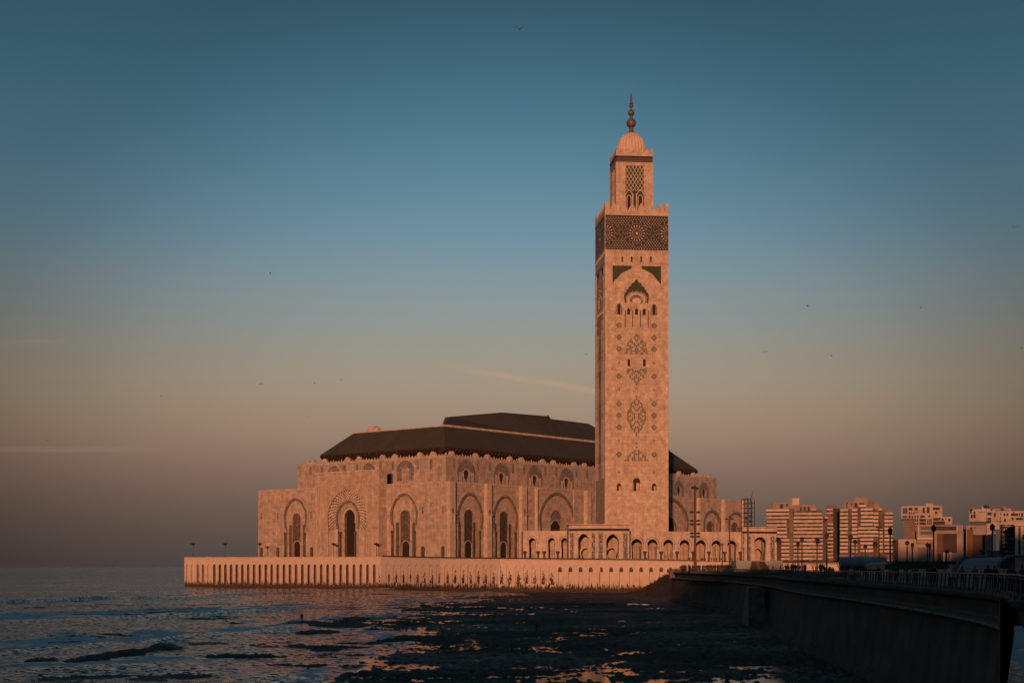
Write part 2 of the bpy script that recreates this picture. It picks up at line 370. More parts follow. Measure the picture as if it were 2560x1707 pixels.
# sea wall plan, photo column and distance of its bends
SW = [(461,763,1394.3,14.7), (952,686,1393.2,None), (1100,640,1397.5,None), (1250,612,1399.3,None), (1500,596,1401.5,None), (1760,590,1405.5,None), (2120,588,1413,None), (2700,640,1414,None)]
SWP = [(at(p,Y), Y) for p,Y,_,_ in SW]; SWZ = [zat(y,Y) for _,Y,y,_ in SW]
ZD = 12.3
def back(i, d=5.5):
    a, b = Vector(SWP[max(i-1,0)]), Vector(SWP[min(i+1,len(SWP)-1)]); t = (b-a).normalized(); n = Vector((-t.y,t.x)); n = n if n.y > 0 else -n
    q = Vector(SWP[i])+n*d; return (q.x, q.y)
BK = [back(i) for i in range(len(SWP))]; BK[0] = (BK[0][0]+3.5, BK[0][1]-3.0)
esp = MB(); esp.prism(BK[:1]+[AB(120,154), AB(420,154), (1500,2200), (1500,646)]+BK[:0:-1], -3, ZD)
tag(esp.build('ground', M['paving']), kind='structure')

def wall_span(mb, fr, t0, t1, z0, z1a, z1b, th, holes):
    hs = sorted(holes, key=lambda h: h[0][0]); cuts = [t0]+[(a[-1][0]+b[0][0])/2 for a, b in zip(hs, hs[1:])]+[t1]
    zt_ = lambda t: z1a+(z1b-z1a)*(t-t0)/(t1-t0)
    for k in range(max(1,len(hs))):
        a, b = cuts[k], cuts[k+1]; fr.extr(mb, [(a,z0),(b,z0),(b,zt_(b)),(a,zt_(a))], None, 0, hs[k:k+1])
    vs = [fr.P(t0,z1a,0), fr.P(t1,z1b,0), fr.P(t1,z1b,-th), fr.P(t0,z1a,-th)]
    mb.add(vs, [(0,1,2,3)])
sw = thing('sea_wall', 'long pale sea wall of tall arched recesses carrying the esplanade above the water', 'sea wall', (*SWP[1],0))
LX = [90,130,172,212,257]; MX = [301,345,388,432,477,521,567,612,658,705,751,798,847,894,942,991,1041,1090,1139,1189,1240,1292,1344,1396,1449,1502,1555]
SX = [cpx('C1',x)[0] for x in (1605,1660,1718,1775,1830)]+[cpx('C2',x)[0] for x in (131,186,244,300,365,425,487,545,607,665,725,788,852,920,985,1050,1117,1183)]
NX = [cpx('C2',x)[0] for x in (1254,1336,1416,1495,1576,1655,1734,1812,1890,1968,2047,2120)]+[1706,1732,1758]
frames = []
for i in range(len(SWP)-1): frames.append(Fr(SWP[i], Vector(SWP[i+1])-Vector(SWP[i])))
wall = MB(); backs = []; niches = []
for i, fr in enumerate(frames):
    T = (Vector(SWP[i+1])-Vector(SWP[i])).length; holes = []
    def span(xs): return [x for x in xs if SW[i][0] <= x < SW[i+1][0]]
    for j, x in enumerate(cpx('C1',v)[0] for v in LX+MX):
        if not SW[i][0] <= x < SW[i+1][0]: continue
        deep = j >= len(LX)
        h = fr.arch('S', x, 1409.3, 1461.5 if deep else 1459.5, 3.6 if deep else 3.3, yc=1413.5, pt=.3, n=5); holes.append(h)
        q = MB(); dp = 1.3 if deep else .5
        fr.ring(q, h, h, -dp, 0); fr.extr(q, h, None, -dp); backs.append((q, deep, j))
    for x in span(SX):
        t, _ = fr.tz(x,1400)
        w = 5.4; h = fr.arch('S', x, 1409.5+(x-952)*.008, 1470, w, yc=1415.5+(x-952)*.008, pt=.3, n=5); holes.append(h)
        q = MB(); fr.ring(q, h, h, -.36, 0); fr.extr(q, h, None, -.36); backs.append((q, None, 0))
    for x in span(NX):
        h = fr.arch('S', x, 1416.5+(x-1400)*.003, 1429.3, 4.7, yc=1422, pt=.3, n=5); holes.append(h)
        q = MB(); fr.ring(q, h, h, -1.0, 0); fr.extr(q, h, None, -1.0)
        fr.box(q, h[0][0]+.05, h[-1][0]-.05, h[0][1]+.02, h[0][1]+.55, -.98, -.90)
        niches.append(q)
        g = MB(); fr.box(g, h[0][0]+.02, h[0][0]+.14, 0, h[0][1]-.1, .0, .06); g.build('wall_joint', M['algae'], sw)
    wall_span(wall, fr, 0, T, -2.0, SWZ[i], SWZ[i+1], 1.5, holes)
    cp = MB(); vs = [fr.P(t,z+dz,o) for t,z in ((0,SWZ[i]),(T,SWZ[i+1])) for dz in (.02,.45) for o in (-.6,.25)]
    cp.add(vs, [(0,1,3,2),(4,5,7,6),(0,1,5,4),(2,3,7,6),(0,2,6,4),(1,3,7,5)]); cp.build('coping', M['stone_plain'], sw); cq = MB(); cq.add([fr.P(0,ZD,-1.4), fr.P(T,ZD,-1.4), fr.P(T,ZD,-7), fr.P(0,ZD,-7)],[(0,1,2,3)]); cq.build('deck_edge', M['paving'], sw)
wall.build('wall', M['seawall'], sw)
lf = Fr(SWP[0], U2*0+V2); ef = MB(); ef.add([(*SWP[0],-2),(*SWP[0],SWZ[0]),(*AB(120,157),SWZ[0]),(*AB(120,157),-2)],[(0,1,2,3)]); ef.build('side_wall', M['seawall'], sw)
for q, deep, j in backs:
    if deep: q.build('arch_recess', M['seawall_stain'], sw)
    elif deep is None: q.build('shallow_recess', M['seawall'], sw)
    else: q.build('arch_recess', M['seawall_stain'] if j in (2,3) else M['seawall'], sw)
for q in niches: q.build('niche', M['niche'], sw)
# clinging black algae tufts below the shallow arches: flat ragged patches of their own
rg = random.Random(3); al = MB()
for i, fr in enumerate(frames):
    for x in [x for x in SX if SW[i][0] <= x < SW[i+1][0]]:
        t, _ = fr.tz(x, 1440); amt = rg.uniform(.35, 1)
        for k in range(int(110*amt)):
            z = 8.8-rg.random()**.6*5.6; s = rg.uniform(.07,.30)*(1.25 if z < 6.2 else .8); c = t+rg.gauss(.3,.42)*(1.2 if z < 7 else .6)
            pts = [(c+s*math.cos(a)*rg.uniform(.3,.9), z+s*1.5*math.sin(a)*rg.uniform(.4,1.2)) for a in [u*math.pi/3 for u in range(6)]]
            fr.extr(al, pts, -.34, rg.uniform(-.33,-.29) if abs(c-t) < .7 else .03)
    for k in range(140 if i < 5 else 0):
        T = (Vector(SWP[i+1])-Vector(SWP[i])).length; t = rg.uniform(0,T); z = rg.uniform(.4,3.0); s = rg.uniform(.2,.7)
        fr.extr(al, [(t+s*.5*math.cos(a)*rg.uniform(.4,1), z+s*2*math.sin(a)*rg.uniform(.4,1)) for a in [u*math.pi/3 for u in range(6)]], 0, .03)
tag(al.build('algae_patch', M['algae'], sw), kind='stuff')

# unseen ridge added behind the camera to shade reef, promenade and lower city
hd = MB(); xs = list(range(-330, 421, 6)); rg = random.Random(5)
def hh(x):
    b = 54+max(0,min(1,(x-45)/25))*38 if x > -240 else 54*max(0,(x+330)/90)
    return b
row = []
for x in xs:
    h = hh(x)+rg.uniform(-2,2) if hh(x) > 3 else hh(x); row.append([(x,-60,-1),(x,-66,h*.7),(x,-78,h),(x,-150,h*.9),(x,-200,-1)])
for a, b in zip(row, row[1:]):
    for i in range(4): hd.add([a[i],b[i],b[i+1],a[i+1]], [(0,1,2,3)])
tag(hd.build('shade_ridge', M['dark_stone']), kind='structure')

# promenade
def catmull(P, n=6):
    out = []; Q = [P[0]]+list(P)+[P[-1]]
    for i in range(1, len(Q)-2):
        for k in range(n):
            t = k/n; p = [Vector(q) for q in Q[i-1:i+3]]
            out.append(.5*((2*p[1])+(-p[0]+p[2])*t+(2*p[0]-5*p[1]+4*p[2]-p[3])*t*t+(-p[0]+3*p[1]-3*p[2]+p[3])*t**3))
    out.append(Vector(P[-1])); return out
EDGE = catmull([(at(1684,430),430), (at(1740,385),385), (at(1836,320),320), (at(1925,250),250), (at(2000,193),193), (at(2100,158),158), (at(2187,136),136), (at(2300,113),113), (at(2422,94),94), (at(2500,82.5),82.5), (at(2542,74),74), (at(2562,67),67), (24.2,58), (20,46), (13,32)], 8)
def edge_normals(E):
    out = []
    for i in range(len(E)):
        a, b = E[max(i-1,0)], E[min(i+1,len(E)-1)]; d = (b-a).normalized(); out.append(Vector((d.y,-d.x)) if d.y*-1 < 0 and False else Vector((d.y,-d.x)))
    return out
EN = edge_normals(EDGE)
if EN[10].x > 0: EN = [-n for n in EN]
def loft(mb, idx, prof):
    m = len(prof); vs = []
    for i in idx:
        for o, z in prof: q = EDGE[i]+EN[i]*o; vs.append((q.x,q.y,z))
    fs = [(a*m+j,a*m+j+1,(a+1)*m+j+1,(a+1)*m+j) for a in range(len(idx)-1) for j in range(m-1)]
    mb.add(vs, fs)
kE = min(range(len(EDGE)), key=lambda i: abs(EDGE[i].y-77))
pw = thing('promenade_wall', 'dark curving promenade wall with an overhanging lip above the rock flat', 'promenade wall', (EDGE[20].x, EDGE[20].y, 0))
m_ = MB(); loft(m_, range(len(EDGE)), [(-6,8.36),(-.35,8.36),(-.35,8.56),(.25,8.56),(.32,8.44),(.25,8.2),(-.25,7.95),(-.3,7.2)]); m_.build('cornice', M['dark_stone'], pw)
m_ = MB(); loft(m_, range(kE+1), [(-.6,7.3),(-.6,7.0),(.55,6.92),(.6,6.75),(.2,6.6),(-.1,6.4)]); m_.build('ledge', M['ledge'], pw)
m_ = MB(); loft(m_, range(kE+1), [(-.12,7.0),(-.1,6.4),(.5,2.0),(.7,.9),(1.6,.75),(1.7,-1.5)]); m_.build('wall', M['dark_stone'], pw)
e0 = EDGE[kE]+EN[kE]*.5; K_IN = e0.x/e0.y*213+.6; m_ = MB()
m_.add([(e0.x,e0.y,-1.5),(e0.x,e0.y,7.6),(e0.x+K_IN,e0.y+213,7.6),(e0.x+K_IN,e0.y+213,-1.5)],[(0,1,2,3)]); m_.build('inlet_wall', M['dark_stone'], pw)
# return at the far end
f0 = EDGE[0]+EN[0]*.6; m_ = MB()
m_.add([(f0.x,f0.y,-1.5),(f0.x,f0.y,6.9),(f0.x+20,f0.y+80,6.9),(f0.x+28,f0.y+80,-1.5)],[(0,1,2,3)]); m_.box((f0.x+1.2,f0.y+1,7.6),(3.6,3,1.6)); m_.box((f0.x+1.2,f0.y+1,8.9),(4.4,3.6,1.0)); m_.build('end_pier', M['ledge'], pw)
# buttress, small pier stub and ledge slab below the lip
for px, Y in ((1893,250),):
    x = at(px,Y); b = MB(); b.add([(x-1.8,Y-2,-1),(x+1.8,Y-2.4,-1),(x+.8,Y,6.6),(x-1.4,Y+.2,6.6),(x-.6,Y+14,-1),(x+3,Y+14,-1),(x+2,Y+12,6.6),(x,Y+12,6.6)],[(0,1,2,3),(1,5,6,2),(0,4,7,3),(3,2,6,7)]); b.build('buttress', M['ledge'], pw)
b = MB(); 
for i in range(8,14): q = EDGE[i]+EN[i]*.9; b.box((q.x,q.y,6.95),(2.4,14,.35), 0)
b.build('ledge_slab', M['ledge'], pw)
m_ = MB(); m_.prism([(p.x-n.x*.3,p.y-n.y*.3) for p,n in zip(EDGE[:kE],EN[:kE]) if (p.x-n.x*.3)/(p.y-n.y*.3) < e0.x/e0.y-.001]+[(e0.x+.02,e0.y+.3)]+[(e0.x+K_IN,e0.y+213),(400,640),(at(1760,590),587),(at(1690,480),480)], -2.0, 8.34)
tag(m_.build('promenade', M['deck']), kind='structure')
m_ = MB(); e1 = EDGE[-1]-EN[-1]*9
m_.prism([(p.x-n.x*.3,p.y-n.y*.3) for p,n in zip(EDGE[kE-2:],EN[kE-2:])]+[(p.x-n.x*7.5,p.y-n.y*7.5) for p,n in reversed(list(zip(EDGE[kE:],EN[kE:])))]+[(e0.x+12,e0.y+36)], 7.5, 8.345)
tag(m_.build('promenade', M['deck']), kind='structure')
# railing: slanting slats between a kerb and a thin top rail, each slat its own part
rl = thing('railing', 'slatted promenade railing with thin top rail along the curving edge', 'railing', (EDGE[20].x, EDGE[20].y, 8.4))
m_ = MB()
for dz, rr in ((9.62,.045),(9.45,.015)):
    for a, b, na, nb in zip(EDGE, EDGE[1:], EN, EN[1:]):
        p = a-na*.12; q = b-nb*.12; m_.tube((p.x,p.y,dz),(q.x,q.y,dz),rr,n=4,cap=False)
m_.build('top_rail', M['steel'], rl)
acc = 0; pos = []
for a, b in zip(EDGE, EDGE[1:]):
    L = (b-a).length; k = acc
    while k < L: pos.append((a+(b-a)*(k/L), (b-a).normalized())); k += 1.5
    acc = k-L
pm = MB(); pm.add([(-.05,-.04,0),(.05,-.04,0),(.05,.04,0),(-.05,.04,0),(-.05,.50,1.2),(.05,.50,1.2),(.05,.58,1.2),(-.05,.58,1.2)],[(0,1,5,4),(1,2,6,5),(2,3,7,6),(3,0,4,7),(4,5,6,7)])
km = MB(); km.box((0,.1,.06),(.55,.62,.34)); 
slat0 = pm.build('slat', M['steel']); km0 = km.build('kerb_block', M['ledge'])
first = True; o0 = Vector(ORG[rl.name])
for p, d in pos[:290]:
    rz = math.atan2(-d.x, d.y)
    for src in (slat0, km0):
        c = src if first else src.copy()
        if not first: COL.objects.link(c)
        n = Vector((d.y,-d.x)); n = n if n.x < 0 else -n; q = p-n*.12 if src is slat0 else p-n*.02
        c.parent = rl; c.location = (q.x-o0.x, q.y-o0.y, 8.42-o0.z if src is slat0 else 8.5-o0.z); c.rotation_euler.z = rz
    first = False

# ------------------------------------------------------------------ mosque
mq = thing('mosque', 'huge marble mosque with stepped walls, horseshoe portals and dark hipped roof', 'mosque', (*AB(0,0),ZD))
FL = Fr(AB(0,0), U2); FR = Fr(AB(0,0), V2)
FUL = Fr(AB(8,8), U2); FUR = Fr(AB(8,8), V2)
ZL, ZU = 48.4, 61.7
def pane(fr, pts, o, mat, name, parent, th=.12):
    q = MB(); fr.extr(q, pts, o-th, o); return q.build(name, mat, parent)
def ringp(fr, pts, d, o0, o1, mat, name, parent, zf=1, k=None, amp=0):
    q = MB(); out = inset(pts, d, zf)
    if k: inn = scallop(pts, k, -amp); out2 = scallop(out, k, amp*.6); fr.ring(q, inn, out2, o0, o1)
    else: fr.ring(q, pts, out, o0, o1)
    return q.build(name, mat, parent)
holesL = []; holesR = []; later = []
def portal(fr, holes, c, cx, outer, cen, door, sides, cols, depth=.75, ring_d=1.0, name='portal', lat='lattice', parent=None):
    """outer/cen/door: arch arguments; sides: list of arch arguments; a recessed field with screens, a door and columns"""
    parent = parent or mq
    o = fr.arch(c, cx, *outer); holes.append(o)
    q = MB(); fr.ring(q, o, o, -depth, 0)
    c_ = fr.arch(c, cx, *cen); hs = [c_]
    for sx_, a in sides: hs.append(fr.arch(c, sx_, *a))
    hs2 = [[(min(max(x, o[0][0]+.05), o[-1][0]-.05) , max(z, o[0][1]+.02)) for x,z in h] for h in hs]
    fr.extr(q, o, None, -depth, hs2)
    for h in hs2: fr.ring(q, h, h, -depth-.7, -depth)
    p = q.build(name, M['stone_hall'], parent)
    ringp(fr, o[1:-1], ring_d, .0, .28, M['band_carved'], 'arch_band', p, k=26, amp=.12)
    ringp(fr, inset(o[1:-1],ring_d+.25), .3, .0, .18, M['stone_plain'], 'moulding', p)
    for h in hs2: pane(fr, h, -depth-.7, M[lat], 'lattice_screen', p)
    d = fr.arch(c, cx, *door); d = [(x, max(z,o[0][1]+.02)) for x,z in d]
    pane(fr, d, -depth-.55, M['dark_door'], 'door', p, .1)
    ringp(fr, d, .28, -depth-.68, -depth-.35, M['stone_plain'], 'door_moulding', p)
    for (x0,x1,yt) in cols:
        t0,t1,z0,z1 = fr.rect(c, x0, yt, x1, yt+10); zb = o[0][1]; ct = (t0+t1)/2; r = (t1-t0)/2*.72
        q = MB(); a = fr.P(ct, zb, .15); q.lathe(a, [(r*1.35,0),(r*1.35,.8),(r,1.0),(r*.92,z1-zb-1.6),(r,z1-zb-1.5),(r*1.4,z1-zb-.4),(r*1.4,z1-zb)], 12)
        q.build('column', M['dark_column'], p, smooth=True)
    return p
# north-west face portals
P1 = ('D2', 643)
portal(FL, holesL, 'D2', 643, (515,1446,150,168,770,985), (735,1446,66,66,800,800,.1), (1190,1446,50,50,1240,1240,.25),
       [(545,(925,1446,24,24,950,950,.1)), (770,(920,1446,24,24,945,945,.1))], [(465,497,1050),(797,818,1048)], ring_d=.95)
portal(FL, holesL, 'D3', 458, (440,1470,180,198,725,930), (680,1470,78,78,760,760,.1), (1185,1470,60,60,1250,1250,.25),
       [(335,(885,1470,29,29,915,915,.1)), (602,(882,1470,29,29,912,912,.1))], [(248,286,1020),(634,656,1018)], ring_d=.95)
# north-east face portals
portal(FR, holesR, 'D3', 1536, (430,1475,175,190,760,1000), (675,1475,73,73,745,745,.1), (1185,1475,55,55,1245,1245,.25),
       [(1382,(878,1475,28,28,908,908,.1)), (1632,(882,1475,26,26,910,910,.1))], [(1336,1362,1010),(1683,1708,1020)], ring_d=.95, lat='zellij')
portal(FR, holesR, 'D3', 2110, (472,1480,168,184,790,1010), (705,1480,69,69,775,775,.1), (1200,1480,50,50,1255,1255,.25),
       [(1972,(900,1480,26,26,930,930,.1)), (2214,(905,1480,25,25,935,935,.1))], [(1936,1960,1030),(2262,2292,1040)], ring_d=.95, lat='zellij')
portal(FR, holesR, 'D4', 868, (430,1500,255,268,800,1020), (680,1500,88,88,800,800,.25), (850,1500,82,82,950,950,.35), [], [], ring_d=1.1, lat='upper_tracery')
q_ = ringp(FR, FR.arch('D4', 868, 690, 1200, 95,95,810,810,.25), 2.6, -1.6, -1.2, M['band_carved'], 'arch_band', mq, k=20, amp=.3)
# portals right of the minaret
def bigarch(c, cx, outer, inner, door=None):
    o = FR.arch(c, cx, *outer); holesR.append(o); q = MB(); FR.ring(q, o, o, -1.4, 0); i = FR.arch(c, cx, *inner); FR.extr(q, o, None, -1.4, [i]); FR.ring(q,i,i,-2.2,-1.4)
    p = q.build('portal', M['stone_hall'], mq); pane(FR, i, -2.2, M['lattice' if door is None else 'dark_void'], 'lattice_screen', p)
    ringp(FR, o[1:-1], 1.1, 0, .25, M['band_carved'], 'arch_band', p, k=24, amp=.2); ringp(FR, i, .7, -1.4, -1.15, M['band_carved'], 'inner_band', p)
bigarch('D5', 690, (405,1180,225,245,700,880), (665,1180,95,95,780,780,.2), 1)
bigarch('D5', 1297, (580,1180,105,112,730,880), (735,1180,44,44,780,780,.2))
bigarch('D5', 1655, (605,1180,100,107,740,880), (750,1180,38,38,790,790,.2))
# small arched windows at the foot and blind lamp niches half way up
for fr, hs, lst in ((FL, holesL, [('D2',94,1290,28),('D2',357,1287,28),('D2',908,1283,30),('D3',128,1275,34),('D3',766,1270,37),('D3',1095,1265,36)]),
                    (FR, holesR, [('D3',1227,1265,33),('D3',1832,1285,32)])):
    for c, x, y, hw in lst:
        h = fr.arch(c, x, y, 1446 if c == 'D2' else 1475, hw, hw, y+hw*1.1, y+hw*1.1, .2); hs.append(h)
        q = MB(); fr.ring(q, h, h, -.9, 0); w_ = q.build('window_reveal', M['stone_plain'], mq); pane(fr, h, -.9, M['zellij'], 'window_screen', w_)
        ringp(fr, h, .25, 0, .12, M['stone_plain'], 'window_moulding', w_)
for fr, hs, lst in ((FL, holesL, [('D2',93,720,880),('D2',362,712,880),('D2',905,700,870),('D3',132,655,800),('D3',768,632,800),('D3',1098,622,790)]),
                    (FR, holesR, [])):
    for c, x, yt, yb in lst:
        h = fr.arch(c, x, yt+12, yb-50, 15, 19, yt+30, yt+52, .15, 5); hs.append(h)
        q = MB(); fr.ring(q, h, h, -.7, 0); fr.extr(q, h, None, -.7); w_ = q.build('blind_niche', M['stone_hall'], mq)
        q = MB()
        for dx in (-30, 30):
            t0,t1,z0,z1 = fr.rect(c, x+dx-2.5, yt+62, x+dx+2.5, yb); fr.box(q, t0, t1, z0, z1, .0, .35)
        t0,t1,z0,z1 = fr.rect(c, x-34, yt+54, x+34, yt+61); fr.box(q, t0, t1, z0, z1, .0, .45)
        q.build('niche_colonnette', M['stone_plain'], w_)
# lower walls
eL = 128.0; eR = 262.0
def wallface(fr, T0, T1, z0, z1, holes, mat, name, trap=None):
    q = MB(); fr.extr(q, [(T0,z0),(T1,z0),(T1,z1),(T0,z1)], None, 0, holes); return q.build(name, mat, mq)
zb = min(min(p[1] for p in h) for h in holesL+holesR)-.3
wallface(FL, 0, eL, min(zb,ZD-1), ZL, holesL, M['stone_hall'], 'lower_wall')
wallface(FR, 0, eR, min(zb,ZD-1)-3, ZL, holesR, M['stone_hall'], 'lower_wall')
q = MB(); q.prism([AB(2.6,2.6), AB(eR-1,2.6), AB(eR-1,eL-1), AB(2.6,eL-1)], ZD-1, ZL-.05); q.build('lower_block', M['stone_hall'], mq)
for fr, T in ((FL,eL),(FR,eR)):                 # parapet copings and string courses
    q = MB(); fr.box(q, -.12, T, ZL, ZL+.5, -.5, .15); fr.box(q, -.08, T, ZL-2.0, ZL-1.7, 0, .09); q.build('coping', M['stone_plain'], mq)
q = MB(); Fr(AB(0,eL), V2).box(q, -.1, 40, ZD-1, ZL, -1, .03); q.build('end_wall', M['stone_hall'], mq)
# shallow pilaster strips on the north-west face
for x0, x1 in (('C1',690),('C1',820),('C1',1050),('C1',1612),('C1',1950),('C1',2110)) and [('D2',125,160),('D2',395,425),('D3',78,96),('D3',150,176),('D3',800,830),('D3',1128,1160)] and []: pass
for c, a, b in (('D2',122,152),('D2',386,420),('D3',150,172),('D3',803,832),('D3',1128,1150)):
    t0,t1,z0,z1 = FL.rect(c, a, 300, b, 1446); q = MB(); FL.box(q, t0, t1, ZD, ZL-.1, 0, .32); q.build('pilaster', M['stone_hall'], mq)
# gate block
FG = FL.off(5.0); g0 = FG.t(cpx('D2',2010)[0]); g1 = FG.t(cpx('D2',962)[0]); Zg = zat(1179.5, FG.Y((g0+g1)/2))
gh = []
go = FG.arch('D2', 1485, 352, 1446, 305, 318, 740, 1000, .12, 12); gi = FG.arch('D2', 1487, 548, 1446, 160, 176, 800, 985, .12, 12)
gd = FG.arch('D2', 1505, 668, 1446, 88, 91, 775, 900, .15, 12)
q = MB(); FG.extr(q, [(g0,ZD-1),(g1,ZD-1),(g1,Zg),(g0,Zg)], None, 0, [[(x,max(z,ZD-.8)) for x,z in go]])
gb = q.build('gate_block', M['stone_carved'], mq)
q = MB()
for t in (g0, g1):
    q.add([FG.P(t,ZD-1,0),FG.P(t,Zg,0),FG.P(t,Zg,-5.3),FG.P(t,ZD-1,-5.3)],[(0,1,2,3)])
q.add([FG.P(g0,Zg,0),FG.P(g1,Zg,0),FG.P(g1,Zg,-5.3),FG.P(g0,Zg,-5.3)],[(0,1,2,3)]); q.build('gate_side', M['stone_hall'], gb)
q = MB(); FG.box(q, g0-.1, g1+.1, Zg, Zg+.5, -.5, .15); q.build('gate_coping', M['stone_plain'], gb)
q = MB(); w = 1.0
FG.box(q, g0+w, g1-w, Zg-1.9, Zg-1.5, 0, .14); FG.box(q, g0+3.8, g1-3.8, zat(1209,FG.Y(g0)), zat(1209,FG.Y(g0))+.3, 0, .14)
for t in (g0+w, g1-w-.4, g0+3.8, g1-4.2): FG.box(q, t, t+.4, ZD, Zg-1.9 if abs(t-g0-w) < .1 or abs(t-g1+w+.4) < .1 else zat(1209,FG.Y(g0)), 0, .14)
q.build('gate_frame', M['stone_plain'], gb)
go2 = [(x,max(z,ZD-.8)) for x,z in go]; gi2 = [(x,max(z,ZD-.75)) for x,z in gi]; gd2 = [(x,max(z,ZD-.7)) for x,z in gd]
q = MB(); FG.ring(q, go2, go2, -.5, 0); FG.extr(q, go2, None, -.5, [gi2]); FG.ring(q, gi2, gi2, -1.2, -.5); q.build('perforated_field', M['stone_plain'], gb)
q = MB(); FG.extr(q, gi2, None, -1.2, [gd2]); FG.ring(q, gd2, gd2, -2.6, -1.2); q.build('portal', M['band_light'], gb)
ringp(FG, gi2[1:-1], .7, -.5, -.25, M['band_carved'], 'scalloped_band', gb, k=34, amp=.3)
ringp(FG, gd2[1:-1], .7, -1.2, -.85, M['stone_plain'], 'door_band', gb, k=30, amp=.25)
pane(FG, gd2, -2.6, M['dark_door'], 'door', gb)
q = MB()
def resamp(pts, n):
    L = [0]
    for a, b in zip(pts, pts[1:]): L.append(L[-1]+math.hypot(b[0]-a[0], b[1]-a[1]))
    out = []
    for j in range(n):
        s_ = L[-1]*j/(n-1); i = min(max(q for q in range(len(L)) if L[q] <= s_+1e-9), len(pts)-2); f = (s_-L[i])/(L[i+1]-L[i]+1e-9); out.append((pts[i][0]+(pts[i+1][0]-pts[i][0])*f, pts[i][1]+(pts[i+1][1]-pts[i][1])*f))
    return out
inn_, out_ = resamp(gi2[1:-1], 58), resamp([p for p in go2[1:-1]], 58)
for r in range(6):
    u = .17+.155*r; z_lim = gi2[1][1]-1.0
    for i in range(58):
        if (i+r) % 2: continue
        x = inn_[i][0]*(1-u)+out_[i][0]*u; z = inn_[i][1]*(1-u)+out_[i][1]*u; s = .40+.035*r
        FG.extr(q, [(x-s*.75,z),(x,z-s*.85),(x+s*.75,z),(x,z+s*.85)], -.5, -.44)
for i in range(58):
    x = inn_[i][0]*.93+out_[i][0]*.07; z = inn_[i][1]*.93+out_[i][1]*.07; FG.extr(q, [(x-.18,z),(x,z-.4),(x+.18,z),(x,z+.4)], -.5, -.44)
for side in (1183, 1787):
    for y in range(940, 1440, 46):
        t, z = FG.tz(cpx('D2',side)[0], cpx('D2',0,y)[1]); FG.extr(q, [(t-.28,z),(t,z-.5),(t+.28,z),(t,z+.5)], -.5, -.44)
tag(q.build('dark_hole_lozenge', M['dark_void'], gb), kind='stuff')  # raised lozenges, the dark of the holes put into their colour
for x0,x1 in ((1335,1390),(1594,1626)):
    t0,t1,z0,z1 = FG.rect('D2', x0, 1035, x1, 1446); q = MB(); r = (t1-t0)/2*.62; zt = z1-ZD
    q.lathe(FG.P((t0+t1)/2, ZD, -.3), [(r*1.3,0),(r*1.3,1),(r,1.2),(r*.92,zt-2),(r*1.5,zt-.6),(r*1.5,zt)], 14); q.build('column', M['dark_column'], gb, smooth=True)
for x0,x1 in ((1215,1330),(1660,1770)):          # blind side panels with ogee heads
    h = FG.arch('D2', (x0+x1)/2, 880, 1440, (x1-x0)/2, (x1-x0)/2, 930, 930, .4); h = [(x,max(z,ZD-.6)) for x,z in h]
    ringp(FG, h, .22, -.5, -.36, M['band_carved'], 'panel_moulding', gb)
# the stepped return and dark opening right of the gate top
t0,t1,z0,z1 = FUL.rect('D2', 2157, 88, 2233, 268); q = MB(); FUL.box(q, t0, t1, z0, z1, -.0, .06); q.build('roof_door', M['blue_glass'], mq)

# piers on the north-east face: each stands 2 m out of the wall
for c, a, b, top in (('D3',1210,1302,1207.5),('D3',1818,1897,1212),('D4',300,376,1218),('D4',1360,1430,1229),('D5',1110,1135,1249),('D5',1478,1500,1252),('D5',1770,1790,1255)):
    f2 = FR.off(2.0); t0,t1,z0,z1 = f2.rect(c, a, 300, b, 1400); q = MB(); FR.box(q, t0, t1, ZD-1, ZL+.4, -.3, 2.0); p = q.build('pier', M['stone_plain'], mq)
    if c == 'D3' or a == 300:
        q = MB(); zz = 34.0 if c == 'D3' else 35; w = (t1-t0)
        for dx in (.14,.72): FR.box(q, t0+w*dx, t0+w*(dx+.14), zz-4.2, zz, 2.0, 2.35)
        FR.box(q, t0-.05*w, t0+w*1.05, zz, zz+.4, 2.0, 2.5); q.build('pier_bracket', M['stone_plain'], p)
        pane(f2, arch_pts((t0+t1)/2, zz+3, zz+.4, w*.16, w*.2, zz+1.8, zz+1), .06, M['band_carved'], 'pier_niche', p)
for c, a, top in (('D4',546,1219),('D4',1600,1232),('D4',1172,1226)):
    t0,t1,z0,z1 = FR.off(1.6).rect(c, a, 300, a+12, 1400); q = MB(); FR.box(q, t0, t1, ZD-1, ZL-.2, -.2, 1.6 if a != 1172 else .5); q.build('pilaster', M['stone_plain'], mq)

